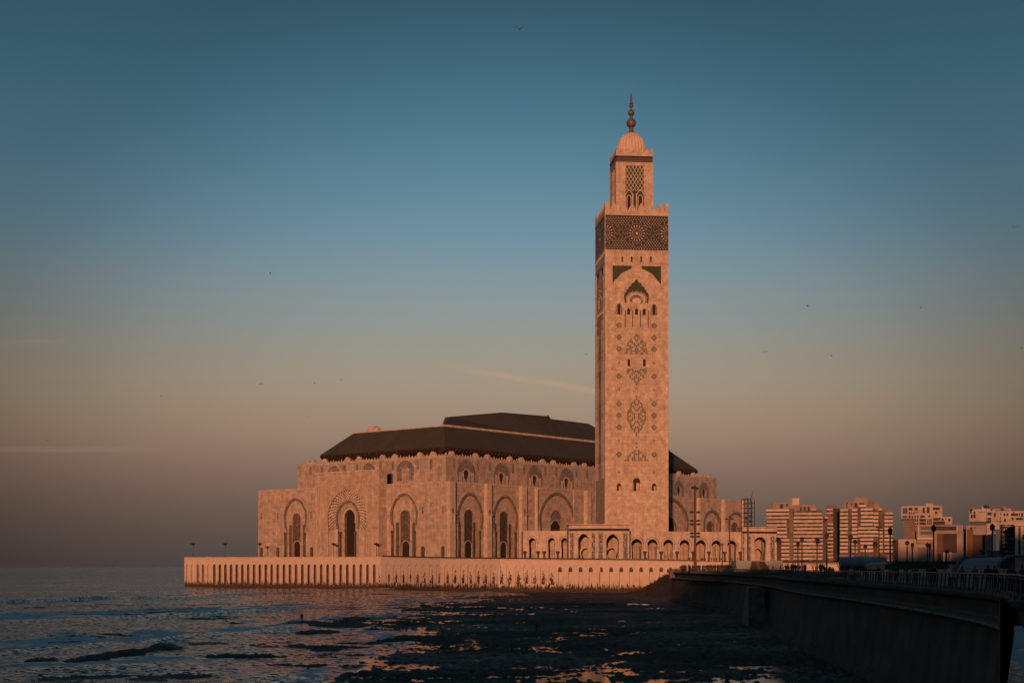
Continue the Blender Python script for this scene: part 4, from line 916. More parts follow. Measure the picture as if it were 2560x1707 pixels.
# lantern
L0 = 6.1; FLN = Fr(FM.P(L0,0,-L0)[:2], MD); LW = MW-2*L0; LO = FLN.P(0,0)
def lz(y): return zat(cpx('C3',0,y)[1], 686.5)
def lt(x): return FLN.t(cpx('C3',x)[0])
FLL = Fr(LO[:2], mback); FLL.n = -MD
ZL0, ZL1, ZL2, ZL3, ZL4 = ZBT, lz(646), lz(598), lz(572), lz(540)
rec = [(lt(388),ZL0+.5),(lt(531),ZL0+.5),(lt(531),lz(672)),(lt(388),lz(672))]
for fr in (FLN, FLL):
    q = MB(); fr.extr(q, [(0,ZL0),(LW,ZL0),(LW,ZL1),(0,ZL1)], None, 0, [rec]); fr.ring(q, rec+[rec[0]], rec+[rec[0]], -.6, 0); ln = q.build('lantern_face', M['stone_minaret'], mn)
    pane(fr, rec, -.6, M['green_tile'], 'lantern_screen_ground', ln, .05)
    for x0,x1 in ((318,336),(590,606)):
        q = MB(); fr.box(q, lt(x0), lt(x1), ZL0, ZL1, 0, .14); q.build('corner_strip', M['stone_plain'], ln)
    q = MB(); a, b, z0, z1 = rec[0][0], rec[1][0], lz(872), rec[2][1]; st = (b-a)/5.0; w = .17; fr2 = fr
    k = -8
    while k < 8:                                      # two families of diagonal ribs clipped to the panel
        for sgn in (1, -1):
            x0_ = a+k*st; pts = []
            for zz in (z0, z1):
                pts.append((x0_+(zz-z0)*.62 if sgn > 0 else b-(x0_-a)-(zz-z0)*.62, zz))
            (xa,za),(xb,zb_) = pts
            def cl(xc): return za+(xc-xa)/(xb-xa)*(zb_-za)
            lo_, hi_ = (xa,za),(xb,zb_)
            if min(xa,xb) < b and max(xa,xb) > a:
                P1_, P2_ = lo_, hi_
                if P1_[0] < a: P1_ = (a, cl(a))
                if P1_[0] > b: P1_ = (b, cl(b))
                if P2_[0] < a: P2_ = (a, cl(a))
                if P2_[0] > b: P2_ = (b, cl(b))
                if abs(P2_[1]-P1_[1]) > .3: fr.extr(q, [(P1_[0]-w,P1_[1]),(P1_[0]+w,P1_[1]),(P2_[0]+w,P2_[1]),(P2_[0]-w,P2_[1])], -.55, -.2 if sgn > 0 else -.203)
        k += 1
    tag(q.build('lattice_rib', M['stone_plain'], ln), kind='stuff')
    for cx, hw in ((416.5,25),(505,25)):
        h = FLN.arch('C3', cx, 868, 1035, hw, hw, 905, 905, .3, 7); ringp(fr, h, .38, -.6, .0, M['stone_plain'], 'lantern_arch', ln)
        h2 = FLN.arch('C3', cx, 905, 1035, 13, 14, 925, 940, .1, 7); ringp(fr, h2, .35, -.6, -.3, M['stone_plain'], 'inner_arch', ln); pane(fr, h2, -.5, M['dark_void'], 'pane', ln, .04)
    for x in (445,475): 
        q = MB(); fr.box(q, lt(x)-.28, lt(x)+.28, ZL0+.4, lz(890), -.55, .02); q.build('lantern_column', M['stone_plain'], ln)
    q = MB(); fr.box(q, -.02, LW+.02, ZL1, ZL2, -.6, .02); bd = q.build('lantern_tile_band', M['band_ground'], mn)
    q = MB(); n = 20
    for i in range(n):
        t = (i+.5)*LW/n; zc = (ZL1+ZL2)/2; petal_ = [(t-.34,zc+.15),(t,zc-.25),(t+.34,zc+.15),(t+.34,zc+.45),(t,zc+.05),(t-.34,zc+.45)]
        fr.extr(q, petal_, .02, .09); fr.extr(q, [(x,y-.95) for x,y in petal_], .02, .09)
    tag(q.build('band_chevron', M['bronze'], mn), kind='stuff')
    q = MB(); fr.box(q, -.25, LW+.25, ZL2, ZL2+.3, -.6, .3); fr.box(q, -.15, LW+.15, ZL1-.3, ZL1, -.6, .16); q.build('lantern_cornice', M['stone_plain'], mn)
q = MB(); q.prism([FLN.P(.8,0,-.8)[:2], FLN.P(LW,0,-.8)[:2], FLN.P(LW,0,-LW)[:2], FLN.P(.8,0,-LW)[:2]], ZL0, ZL2+.2); q.build('lantern_core', M['stone_minaret'], mn)
FLR = Fr(FLN.P(LW,0)[:2], mback); FLR.n = Vector(MD); FLB = Fr(FLL.P(LW,0)[:2], MD); FLB.n = Vector(mback)
for fr in (FLN, FLL, FLR, FLB): cresting(fr, LW, ZL2+.3, ZL3, ZL4, 5, 1.3, 1, .7)
dc = FLN.P(LW/2,0,-LW/2); dr = 117.5/3.137*(dc[1])/FPX; zd = zat(cpx('C3',0,575)[1], dc[1]); ztop = zat(cpx('C3',0,416)[1], dc[1])
q = MB(); prof = [(dr*.97,-1.5),(dr*.99,0)]+[(dr*math.cos(a)**.9, (ztop-zd)*math.sin(a)) for a in [math.pi/2*i/14 for i in range(1,14)]]+[(.12*dr,(ztop-zd)*1.0)]
q.lathe((dc[0],dc[1],zd), prof, 144, lambda u, v: .92+.08*abs(math.sin(u*math.pi*24))**.6); dmo = q.build('dome', M['dome'], mn, smooth=False)
q = MB(); zz = lambda y: zat(cpx('C3',0,y)[1], dc[1]); k = dc[1]/FPX/3.137
pts = [(1.0,zz(418)),(.75,zz(400)),(.75,zz(382))]
q.lathe((dc[0],dc[1],0), [(2.2,zz(420)),(1.1,zz(412)),(1.0,zz(385)),(1.0,zz(374))], 16); q.lathe((dc[0],dc[1],0), [(.7,zz(310)),(.7,zz(282))], 12); q.lathe((dc[0],dc[1],0), [(.5,zz(240)),(.5,zz(218))], 12)
q.lathe((dc[0],dc[1],0), [(.85,zz(190)),(.55,zz(175)),(.45,zz(130)),(.1,zz(105))], 12); q.build('spire_pole', M['bronze'], mn, smooth=True)
for y, r in ((341,37.5),(260,25),(204,16.5)):
    q = MB(); rr = r*k; q.lathe((dc[0],dc[1],zz(y)), [(rr*math.cos(a),rr*math.sin(a)) for a in [math.pi*(-.495+.99*i/16) for i in range(17)]], 28); q.build('spire_ball', M['bronze'], mn, smooth=True)
# low annex against the minaret foot
for x in (378, 557):
    pass

# ------------------------------------------------------------------ esplanade arcades and pavilions
def arcade(fr, c, x0, x1, ytop, arches, label, cols, depth=9, name='arcade', zb=ZD-.4, inner=True, group=None):
    t0, z1 = fr.tz(*cpx(c,x0,ytop)); t1, z1b = fr.tz(*cpx(c,x1,ytop)); z1 = (z1+z1b)/2
    base = fr.P((t0+t1)/2, ZD); th_ = thing(name, label, 'arcade', base, group=group)
    q = MB(); hs = []
    for a in arches:
        h = fr.arch(c, *a); h = [(x,max(z,zb+.05)) for x,z in h]; hs.append(h)
    fr.extr(q, [(t0,zb),(t1,zb),(t1,z1),(t0,z1)], None, 0, hs)
    for h in hs: fr.ring(q, h, h, -1.3, 0)
    q.build('front_wall', M['stone_plain'], th_)
    q = MB(); fr.box(q, t0, t1, z1-.35, z1+.02, -depth, -1.3); 
    q.build('flat_roof', M['stone_plain'], th_)
    q = MB(); fr.box(q, t0, t1, zb, z1-.35, -depth, -depth+.5); q.build('rear_wall', M['stone_hall'], th_)
    for t in (t0, t1-.5): q = MB(); fr.box(q, t, t+.5, zb, z1-.35, -depth+.5, -1.3); q.build('end_wall', M['stone_plain'], th_)
    q = MB(); fr.box(q, t0-.1, t1+.1, z1, z1+.35, -.6, .15); q.build('coping', M['stone_plain'], th_)
    for h in hs:
        ringp(fr, h[1:-1], .55, .0, .16, M['stone_plain'], 'arch_moulding', th_); ringp(fr, inset(h[1:-1],.75), .16, .0, .10, M['band_carved'], 'arch_band', th_)
        if inner:                                       # dark cross piers inside, light strips of the far arches between them
            w = h[-1][0]-h[0][0]; zt = max(z for _,z in h)
            for a, b, m in ((-.1,.22,'dark_void'),(.80,1.1,'dark_void')):
                q = MB(); fr.box(q, h[0][0]+w*a, h[0][0]+w*b, zb, zb+(zt-zb)*.80, -4.2, -3.4); q.build('inner_pier', M['stone_hall'], th_)
    for x in cols:
        t, _ = fr.tz(*cpx(c,x,ytop)); q = MB(); k = (arches[0][2]-arches[0][1])
        P_ = fr.P(t, ZD, .25); q.lathe(P_, [(.75,0),(.75,.5),(.48,.7),(.44,3.3),(.5,3.4),(.95,4.4),(.95,4.7)], 10); q.build('column', M['dark_column'], th_, smooth=True)
    return th_, t0, t1, z1, hs
FA = Fr((at(1308,652),652), (math.sin(A1), math.cos(A1)))
arcade(FA, 'D4', 318, 1062, 1034, [(462,1138,1500,50,58,1190,1285,.12),(776,1136,1500,52,60,1190,1285,.12),(990,1138,1500,50,58,1190,1285,.12)],
       'short pale arcade of three horseshoe arches left of the octagonal gate pavilion', (340,556,655,877))
A2 = R(74); ob = Vector(FA.P(FA.t(cpx('D4',2045)[0]),0)[:2]); FB = Fr(ob, (math.sin(A2), math.cos(A2)))
arcade(FB, 'D5', 78, 1770, 884, [(cx,y,1320,hw*.88,hw,y+62,y+155,.15) for cx,y,hw in ((185,978,78),(417,982,74),(650,986,73),(890,990,73),(1130,994,70),(1357,998,70),(1585,1002,70))],
       'long pale arcade of seven horseshoe arches in front of the minaret foot', (305,542,778,1012,1243,1478,1706), depth=12)
def pavilion(c, xl, xm, xr, ytop, yf0, yf1, archs, strips, label, Ym, back=(.86,.51), name='gate_pavilion'):
    pm_ = (at(cpx(c,xm)[0],Ym), Ym); fl_ = Fr(pm_, (-math.sin(R(67)), math.cos(R(67)))); fr_ = Fr(pm_, (math.sin(R(72)), math.cos(R(72))))
    base = (pm_[0], pm_[1]+4, ZD); th_ = thing(name, label, 'pavilion', base)
    z1 = zat(cpx(c,0,ytop)[1], Ym+2); za = zat(cpx(c,0,yf0)[1], Ym+2); zb_ = zat(cpx(c,0,yf1)[1], Ym+2); z0 = ZD-.4
    ends = []
    for fr, xe in ((fl_,xl),(fr_,xr)):
        te = fr.t(cpx(c,xe)[0]); ends.append(fr.P(te,0)[:2]); hs = []
        for a in archs:
            if (a[0] < xm) == (fr is fl_): h = fr.arch(c,*a[:8]); h = [(x,max(z,z0+.05)) for x,z in h]; hs.append(h)
        q = MB(); a_, b_ = sorted((0,te)); fr.extr(q, [(a_,z0),(b_,z0),(b_,z1),(a_,z1)], None, 0, hs)
        for h in hs: fr.ring(q, h, h, -1.2, 0)
        w_ = q.build('wall', M['stone_plain'], th_)
        for h in hs:
            ringp(fr, h[1:-1], .5, 0, .16, M['stone_plain'], 'arch_moulding', w_)
            cx_ = (h[0][0]+h[-1][0])/2+.8; hw = (h[-1][0]-h[0][0])*.36; ia = arch_pts(cx_, z0+6.6, z0, hw*.8, hw, z0+4.4, z0+3.0, .1, 7)
            ringp(fr, ia, .55, -4.2, -3.6, M['stone_plain'], 'inner_arch', w_)
        q = MB(); fr.box(q, a_, b_, zb_, za, -.1, .22); q.build('frieze', M['bracket'], th_)
        q = MB(); fr.box(q, a_-.1, b_+.1, za, za+.3, -.1, .3); fr.box(q, a_, b_, z1, z1+.25, -.5, .12); q.build('cornice', M['stone_plain'], th_)
        for s in strips:
            if (s[0] < xm) != (fr is fl_): continue
            t0_, t1_ = sorted((fr.t(cpx(c,s[0])[0]), fr.t(cpx(c,s[1])[0]))); zt_2 = zat(cpx(c,0,s[2])[1], fr.Y(t0_))
            q = MB(); fr.box(q, t0_, t1_, ZD+.1, zt_2, 0, .06); sp_ = q.build('lattice_strip', M['blue_lattice'], th_)
            q = MB(); fr.extr(q, [(t0_-.25,ZD),(t1_+.25,ZD),(t1_+.25,zt_2+.25),(t0_-.25,zt_2+.25)], 0, .14, [[(t0_,ZD+.1),(t1_,ZD+.1),(t1_,zt_2),(t0_,zt_2)]]); q.build('strip_frame', M['stone_plain'], sp_)
    e0_, e1_ = ends; b0_, b1_ = (e0_[0]-.5, e0_[1]+9), (e1_[0]-.5, e1_[1]+9)
    q = MB(); q.prism([pm_, e1_, b1_, b0_, e0_], z1-.4, z1-.05); q.build('flat_roof', M['stone_plain'], th_)
    q = MB(); q.add([(*e0_,z0),(*e0_,z1),(*b0_,z1),(*b0_,z0)],[(0,1,2,3)]); q.add([(*e1_,z0),(*e1_,z1),(*b1_,z1),(*b1_,z0)],[(0,1,2,3)]); q.add([(*b0_,z0),(*b0_,z1),(*b1_,z1),(*b1_,z0)],[(0,1,2,3)]); q.build('rear_wall', M['stone_hall'], th_)
pavilion('D4', 1056, 1520, 2048, 918, 983, 1020, [(1300,1070,1515,88,92,1165,1330,.25),(1772,1075,1515,100,104,1180,1330,.25)],
         [(1085,1138,1058),(1430,1490,1055),(1542,1610,1055),(1948,2015,1060)], 'octagonal gate pavilion with dark frieze and grey lattice strips before the minaret', 640)
pavilion('D5', 1740, 1800, 2245, 812, 868, 900, [(2000,950,1300,78,88,1010,1150,.25)],
         [(1745,1772,905),(1828,1862,938),(2152,2212,940)], 'far gate pavilion with one tall arch at the right end of the long arcade', 668)
# ------------------------------------------------------------------ sea and rock flat
def vnoise(x, y, seed):
    xi = np.floor(x).astype(np.int64); yi = np.floor(y).astype(np.int64); fx = x-xi; fy = y-yi
    fx = fx*fx*fx*(fx*(fx*6-15)+10); fy = fy*fy*fy*(fy*(fy*6-15)+10)
    def h(a, b):
        n = (a*374761393+b*668265263+seed*1442695041) & 0xffffffff; n = ((n ^ (n >> 13))*1274126177) & 0xffffffff; return ((n ^ (n >> 16)) & 0xffff)/65535.0
    return (h(xi,yi)*(1-fx)+h(xi+1,yi)*fx)*(1-fy)+(h(xi,yi+1)*(1-fx)+h(xi+1,yi+1)*fx)*fy
def fbm(x, y, seed, oct_=5, gain=.5):
    s = 0; a = 1; t = 0
    for i in range(oct_):
        s = s+a*(vnoise(x, y, seed+i)*2-1); t += a; a *= gain; x = x*2.03+11.3; y = y*2.03-7.1
    return s/t
def sst(x, a, b): t = np.clip((x-a)/(b-a), 0, 1); return t*t*(3-2*t)
def grid(name, px, Y, Z, mat, attrs=()):
    r, c = Z.shape; X = (px-CX)/FPX*Y
    co = np.stack([X, Y, Z], -1).reshape(-1,3); me = bpy.data.meshes.new(name)
    i = np.arange(r*c).reshape(r,c); q = np.stack([i[:-1,:-1], i[:-1,1:], i[1:,1:], i[1:,:-1]], -1).reshape(-1,4); n = len(q)
    me.vertices.add(len(co)); me.vertices.foreach_set('co', co.ravel().astype(np.float32))
    me.loops.add(n*4); me.loops.foreach_set('vertex_index', q.ravel().astype(np.int32))
    me.polygons.add(n); me.polygons.foreach_set('loop_start', np.arange(0,n*4,4,dtype=np.int32)); me.polygons.foreach_set('loop_total', np.full(n,4,np.int32))
    me.update(); me.validate(); me.shade_smooth()
    for nm, v in attrs:
        a = me.attributes.new(nm, 'FLOAT', 'POINT'); a.data.foreach_set('value', v.ravel().astype(np.float32))
    me.materials.append(mat); o = bpy.data.objects.new(name, me); COL.objects.link(o); return o
def rock_edge(dy): return np.interp(dy, [40,60,80,100,125,140,165,190,215,235,290,400], [1330,1240,1120,1030,960,850,900,960,880,800,720,600])
def bound(px, Y):                                   # 0 in open sea, 1 well inside the rock flat
    dy = EZ*FPX/Y; X = (px-CX)/FPX*Y
    return sst(px+170*fbm(X*.05, Y*.022, 41, 3)-rock_edge(dy), -190, 150)
# water
dy = np.concatenate([np.linspace(.15,3,8)[:-1], np.geomspace(3, 340, 760), np.linspace(345, 1500, 26)])
Yr = EZ*FPX/dy; pc = np.concatenate([np.linspace(-6000,-60,40)[:-1], np.linspace(-60, 1750, 620), np.linspace(1760, 8000, 60)])
PX, YY = np.meshgrid(pc, Yr); XX = (PX-CX)/FPX*YY
mask = bound(PX, YY)
CREST = [([-800,0,230,460,670,880,1000,1150],[118,92,80,80,67,57,56,56],.80,34), ([-800,0,270,500,765,900],[175,140,130,120,103,97],.62,42),
         ([-800,0,345,535,690,840],[250,218,187,172,157,150],.55,26), ([-800,0,300,700],[330,262,250,236],.25,14), ([-800,0,500,900],[70,64,60,54],.5,18), ([-800,0,350,1000],[52,47,46,44],.45,24), ([-800,0,600,1200],[36,34,33,33],.35,30)]
Z = np.zeros_like(XX); foam = np.zeros_like(XX)
for j, (xs_, ds_, A, Lf) in enumerate(CREST):
    dc_ = np.interp(PX, xs_, ds_); Yc = EZ*FPX/dc_; d = YY-Yc+5*fbm(XX*.03, XX*0+j, 60+j, 3)
    am = A*(.55+.8*vnoise(XX*.035+j*9, YY*0, 80+j)); end = 1-sst(PX, xs_[-1]-160, xs_[-1])
    w = np.where(d < 0, 4.2, 9.0); Z += am*end*np.exp(-(d/w)**2)
    f = np.where(d > -.3, np.exp(-(np.clip(d,0,None)/(Lf*1.5))**2), 0)*end*(1.0 if j < 3 else .55)
    foam = np.maximum(foam, f*(.58+1.1*fbm(XX*.16, YY*.06, 90+j, 5)))
calm = sst(mask, .55, .95)
chop = fbm(XX*.10, YY*.10, 21, 4)*.34+fbm(XX*.45, YY*.4, 22, 3)*.12
Z += chop*(1-calm)*np.clip(800/YY,0,1)**.5
shore = np.exp(-((mask-.35)/.3)**2)*.62*(.5+1.0*fbm(XX*.22, YY*.12, 33, 5)); foam = np.maximum(foam, shore*np.clip((700-PX)/-400+1,0,1))
foam = np.clip(foam+.28*fbm(XX*.25,YY*.12,35,5)*(1-calm)*sst(-YY,-420,-260)*-1*-1, 0, 1)*(1-calm*.9)
cove = sst(PX, 2470, 2500)*sst(-YY,-500,-420); calm = calm*(1-cove); foam = np.where(cove > .5, np.clip(.42+1.0*fbm(XX*.16,YY*.045,55,4),0,1), foam)
Z *= (1-calm)
def watermat():
    m, t, b = newmat('sea_water', .12, .3); b.inputs['IOR'].default_value = 1.33
    g = nd(t,'ShaderNodeNewGeometry'); af = nd(t,'ShaderNodeAttribute', attribute_name='foam'); ac = nd(t,'ShaderNodeAttribute', attribute_name='calm')
    mp = nd(t,'ShaderNodeMapping'); mp.inputs['Scale'].default_value = (.7,1.0,1); t.links.new(g.outputs['Position'], mp.inputs[0])
    n1 = nd(t,'ShaderNodeTexNoise', Scale=.55, Detail=6.0, Roughness=.62); t.links.new(mp.outputs[0], n1.inputs[0])
    n2 = nd(t,'ShaderNodeTexNoise', Scale=.9, Detail=8.0, Roughness=.75); t.links.new(mp.outputs[0], n2.inputs[0])
    f = mth(t,'MULTIPLY', mth(t,'SUBTRACT', mth(t,'ADD', af.outputs['Fac'], mth(t,'MULTIPLY', n2.outputs[0], 1.0)), .74), 2.6); f = mth(t,'MINIMUM', mth(t,'MAXIMUM', f, 0), .85)
    t.links.new(mixc(t, f, (.020,.055,.075), (.55,.60,.63)), b.inputs['Base Color'])
    t.links.new(mth(t,'MULTIPLY_ADD', f, .7, .10), b.inputs['Roughness'])
    # wind ripples far finer than a pixel: tilt the normal directly so that they survive at grazing angles
    n5 = nd(t,'ShaderNodeTexNoise', Scale=1.7, Detail=4.0, Roughness=.7); t.links.new(mp.outputs[0], n5.inputs[0])
    v1 = nd(t,'ShaderNodeVectorMath', operation='SUBTRACT'); t.links.new(n5.outputs['Color'], v1.inputs[0]); v1.inputs[1].default_value = (.5,.5,.5)
    v2 = nd(t,'ShaderNodeVectorMath', operation='MULTIPLY'); t.links.new(v1.outputs[0], v2.inputs[0]); v2.inputs[1].default_value = (2.2,3.8,0)
    v3 = nd(t,'ShaderNodeVectorMath', operation='SCALE'); t.links.new(v2.outputs[0], v3.inputs[0]); t.links.new(mth(t,'MAXIMUM', mth(t,'SUBTRACT', 1.0, mth(t,'MULTIPLY', ac.outputs['Fac'], 1.02)), .012), v3.inputs['Scale'])
    v4 = nd(t,'ShaderNodeVectorMath', operation='ADD'); t.links.new(g.outputs['Normal'], v4.inputs[0]); t.links.new(v3.outputs[0], v4.inputs[1])
    v5 = nd(t,'ShaderNodeVectorMath', operation='NORMALIZE'); t.links.new(v4.outputs[0], v5.inputs[0]); t.links.new(v5.outputs[0], b.inputs['Normal'])
    return m
M['water'] = watermat()
tag(grid('water', PX, YY, Z, M['water'], (('foam',foam),('calm',calm))), kind='structure')

# rock flat
pc = np.linspace(60, 2640, 940); dyr = np.concatenate([np.geomspace(52, 330, 560), np.linspace(333, 700, 30)]); Yr = EZ*FPX/dyr
PX, YY = np.meshgrid(pc, Yr); XX = (PX-CX)/FPX*YY
mk = bound(PX, YY); 
big = fbm(XX*.085, YY*.075, 3, 3); mid = fbm(XX*.32+big, YY*.28, 5, 4, .55); fine = fbm(XX*1.6, YY*1.4, 8, 3, .6); ridg = 1-np.abs(fbm(XX*.5, YY*.42, 12, 3))*2
inner = sst(PX, 1150, 1500)*sst(YY, 135, 210); bottomwet = np.exp(-((PX-1500)/330)**2)*sst(-YY, -185, -140)
H = .30*big+.42*mid+.26*fine+.14*ridg*mk - 1.0*(1-mk) - .02+.12*inner*mk - .02
H = np.tanh(H*3.2)*.20+.13*mid+.11*fine+.08*vnoise(XX*3.1,YY*2.7,17)
for (px, py, wx, wy, hh_) in ((250,1646,60,9,.75),(200,1649,40,6,.5),(330,1635,75,10,.95),(400,1622,50,9,1.0),(110,1650,35,7,.5),(560,1638,45,6,.6),(610,1640,90,4,.35),(520,1546,60,4,.3),(578,1559,16,3,.6),(760,1558,60,5,.5),(840,1562,90,7,.7),(900,1545,90,6,.6),(790,1578,40,5,.5),(830,1620,60,9,.7),(1000,1600,40,4,.4)):
    Yc = EZ*FPX/(py-HY); Xc = (px-CX)/FPX*Yc; rx = wx/FPX*Yc; ry = .62*wy*Yc*Yc/(EZ*FPX)
    hh_ = hh_*(.5 if px < 430 else .34); H = np.maximum(H, (hh_*(1-((XX-Xc)/rx)**2-((YY-Yc)/ry)**2)+.30*mid+.22*fine)*(((XX-Xc)/rx)**2+((YY-Yc)/ry)**2 < 2.4) - 2*(((XX-Xc)/rx)**2+((YY-Yc)/ry)**2 >= 2.4))
# rubble ramp against the sea wall at the far end of the promenade
rmp = sst(PX, 1575, 1690)*sst(YY, 515, 572); H = np.maximum(H, rmp*7.4+fbm(XX*.35,YY*.3,71,4)*1.0*(rmp > .03)-1.0*(rmp <= .03)+.05)
# boulders along the foot of the promenade wall
H = np.where(YY < 590, H, -1); H = np.where((PX > 2485) & (YY < 500), -1.5, H)
def rockmat():
    m, t, b = newmat('wet_rock', .8, .15); g = nd(t,'ShaderNodeNewGeometry'); sp = nd(t,'ShaderNodeSeparateXYZ'); t.links.new(g.outputs['Position'], sp.inputs[0])
    n = nd(t,'ShaderNodeTexNoise', Scale=.9, Detail=8.0, Roughness=.7); t.links.new(g.outputs['Position'], n.inputs[0]); n3 = nd(t,'ShaderNodeTexNoise', Scale=.035, Detail=3.0); t.links.new(g.outputs['Position'], n3.inputs[0])
    c = rampn(t, n.outputs[0], [(.30,(.018,.013,.010)),(.50,(.065,.046,.034)),(.70,(.18,.135,.105))])
    weed = rampn(t, n3.outputs[0], [(.45,(0,0,0)),(.6,(1,1,1))]); c = mixc(t, mth(t,'MULTIPLY', weed, .5), c, (.05,.028,.018))
    c = mixc(t, mth(t,'MINIMUM', mth(t,'MAXIMUM', mth(t,'MULTIPLY', sp.outputs[2], .6), 0), 1), c, mixc(t, n.outputs[0], (.012,.010,.008), (.09,.065,.05)))
    t.links.new(c, b.inputs['Base Color']); t.links.new(rampn(t, n3.outputs[0], [(.4,(.6,)*3),(.6,(.9,)*3)]), b.inputs['Roughness'])
    bump(t, b, n.outputs[0], .7, .25); return m
M['rock'] = rockmat()
tag(grid('rocks', PX, YY, H, M['rock']), kind='structure')
M['weed'] = simple('dry_weed', (.035,.026,.018), .9, .4, 2)
wb = MB(); rg = random.Random(21)
for k in range(300):
    px = rg.uniform(1572,1688); Y = rg.uniform(535,582); r = float(sst(np.array(px),1575,1690)*sst(np.array(Y),515,572)); x = at(px,Y); z = r*7.4+.1
    for j in range(5):
        a = rg.uniform(0,6.28); h = rg.uniform(.3,1.0)*(.5+.7*rg.random()); wb.add([(x-.07,Y,z-.3),(x+.07,Y,z-.3),(x+math.cos(a)*h*.5,Y+math.sin(a)*h*.4,z+h)],[(0,1,2)])
        wb.add([(x+math.cos(a)*h*.3-.12,Y,z+h*.6),(x+math.cos(a)*h*.3+.16,Y+.1,z+h*.7),(x+math.cos(a)*h*.4,Y,z+h*.95)],[(0,1,2)])
tag(wb.build('weeds', M['weed']), label='dry weeds growing on the rubble ramp against the sea wall', cat='weeds', kind='stuff')
# ------------------------------------------------------------------ city beyond the promenade
M['apt_wall'] = simple('apartment_render', (.24,.205,.19), .85, .2, .15)
M['apt_band'] = simple('apartment_balcony_render', (.48,.41,.37), .8, .15, .2)
M['apt_gap_shade'] = simple('loggia_shade_render', (.10,.08,.072), .85, .35, .3); M['apt_band2'] = simple('greyer_balcony_render', (.40,.35,.32), .85, .2, .3); M['apt_band3'] = simple('dusty_balcony_render', (.46,.39,.34), .85, .2, .3)  # gap colour holds the loggia shade between balcony bands
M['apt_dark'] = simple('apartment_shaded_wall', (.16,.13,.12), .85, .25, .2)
M['white_wall'] = simple('white_rendered_wall', (.34,.30,.275), .8, .2, .2)
M['ochre'] = simple('ochre_panel', (.11,.06,.032), .7, .2, .1)
M['brown'] = simple('dark_brown_panel', (.045,.03,.026), .7, .25, .1)
M['canvas'] = simple('blue_grey_canvas', (.22,.25,.27), .6, .15, .3)
M['wood'] = simple('timber_slats', (.22,.15,.11), .8, .3, .5)
CUR = [Vector((0,1)), 0.0]
def setcur(px, Y):                                   # local frame of a far building: depth runs away along the line of sight
    CUR[0] = Vector((at(px,Y), Y)).normalized(); CUR[1] = Y
def cbox(mb, c, Y, x0, y0, x1, y1, d=20, proud=0):
    rd = CUR[0]; D = Y/rd.y if CUR[1] == 0 else CUR[1]/rd.y+(Y-CUR[1]); O = rd*(D-proud); fr = Fr((O.x,O.y),(rd.y,-rd.x)); fr.n = -rd
    ax, ay = cpx(c,x0,y0); bx, by = cpx(c,x1,y1); t0, t1 = fr.t(ax), fr.t(bx); z0, z1 = zat(by,O.y), zat(ay,O.y)
    fr.box(mb, t0, t1, z0, z1, -(d+proud), 0)
def bpart(name, mat, parent, c, Y, x0, y0, x1, y1, d=20, proud=0):
    q = MB(); cbox(q, c, Y, x0, y0, x1, y1, d, proud); return q.build(name, M[mat] if isinstance(mat,str) else mat, parent)
def building(label, c, Y, x, ybase=None, cat='apartment building', name='apartment_building', group=None):
    px, _ = cpx(c, x); setcur(px, Y); return thing(name, label, cat, (at(px,Y), Y, ZD), group=group)
rg = random.Random(31)
def banded(th_, c, Y, segs, step, bh, gap_y0, wpat=True):
    for x0, x1, f0, f1, y0 in segs:
        for f in range(f0, f1):
            y = y0+f*step; jit = rg.uniform(-.6,.6)
            bpart('balcony', rg.choice(['apt_band','apt_band','apt_band2','apt_band3']), th_, c, Y, x0+(6 if (f+int(x0))%3 == 0 else 0), y+jit, x1-(5 if (f*7+int(x1))%4 == 0 else 0), y+bh+jit, 1.5, 1.5)
            w0 = x0+12
            while w0 < x1-26:
                ww = rg.uniform(24, 58)  # wide dark windows also carry the shade of the loggias
                if rg.random() < .86: bpart('window', 'glass' if rg.random() < .8 else 'apt_dark', th_, c, Y, w0, y+bh+3, w0+ww, y+step-6, .3, .12)
                w0 += ww+rg.uniform(4, 14)
a_ = building('broad cream apartment block with stacked balcony bands and a square rooftop tower', 'D8', 1200, 560, group='banded apartment blocks')
bpart('wall', 'apt_gap_shade', a_, 'D8', 1200, 100, 272, 478, 1300); bpart('wall', 'apt_dark', a_, 'D8', 1202, 470, 262, 560, 1300); bpart('wall', 'apt_gap_shade', a_, 'D8', 1200, 545, 300, 1022, 1300)
bpart('penthouse', 'apt_wall', a_, 'D8', 1204, 205, 168, 462, 275, 10); bpart('roof_tower', 'apt_wall', a_, 'D8', 1203, 483, 92, 655, 330, 10); bpart('tower_panel', 'apt_band', a_, 'D8', 1203, 530, 98, 640, 210, 1, .3)
bpart('penthouse', 'apt_wall', a_, 'D8', 1204, 655, 208, 900, 330, 10); bpart('penthouse', 'apt_dark', a_, 'D8', 1204, 900, 285, 1005, 335, 10)
for w in ((330,190,375,262),(425,185,455,225),(540,240,565,280),(615,240,680,315),(715,235,745,318),(780,240,808,300)): bpart('window', 'glass', a_, 'D8', 1203.5, *w, .5, .2)
bpart('antenna', 'dark_metal', a_, 'D8', 1200, 192, 160, 202, 272, 1)
banded(a_, 'D8', 1200, [(95,475,0,3,275),(105,440,3,5,275),(275,440,5,8,275),(345,480,8,14,275),(560,1010,0,1,335),(545,1025,1,13,335),(838,915,0,1,265)], 61, 34, 0)
m_ = building('narrow cream apartment block with small stacked balconies and a deep shaded side', 'D8', 1230, 1160, group='banded apartment blocks')
bpart('wall', 'apt_gap_shade', m_, 'D8', 1230, 1030, 400, 1200, 1300); bpart('wall', 'apt_dark', m_, 'D8', 1228, 1085, 215, 1250, 1300, 20); bpart('shaded_wall', 'glass', m_, 'D8', 1226, 1200, 265, 1300, 1300, 18)  # side in shade, its darkness put into the dark glass colour
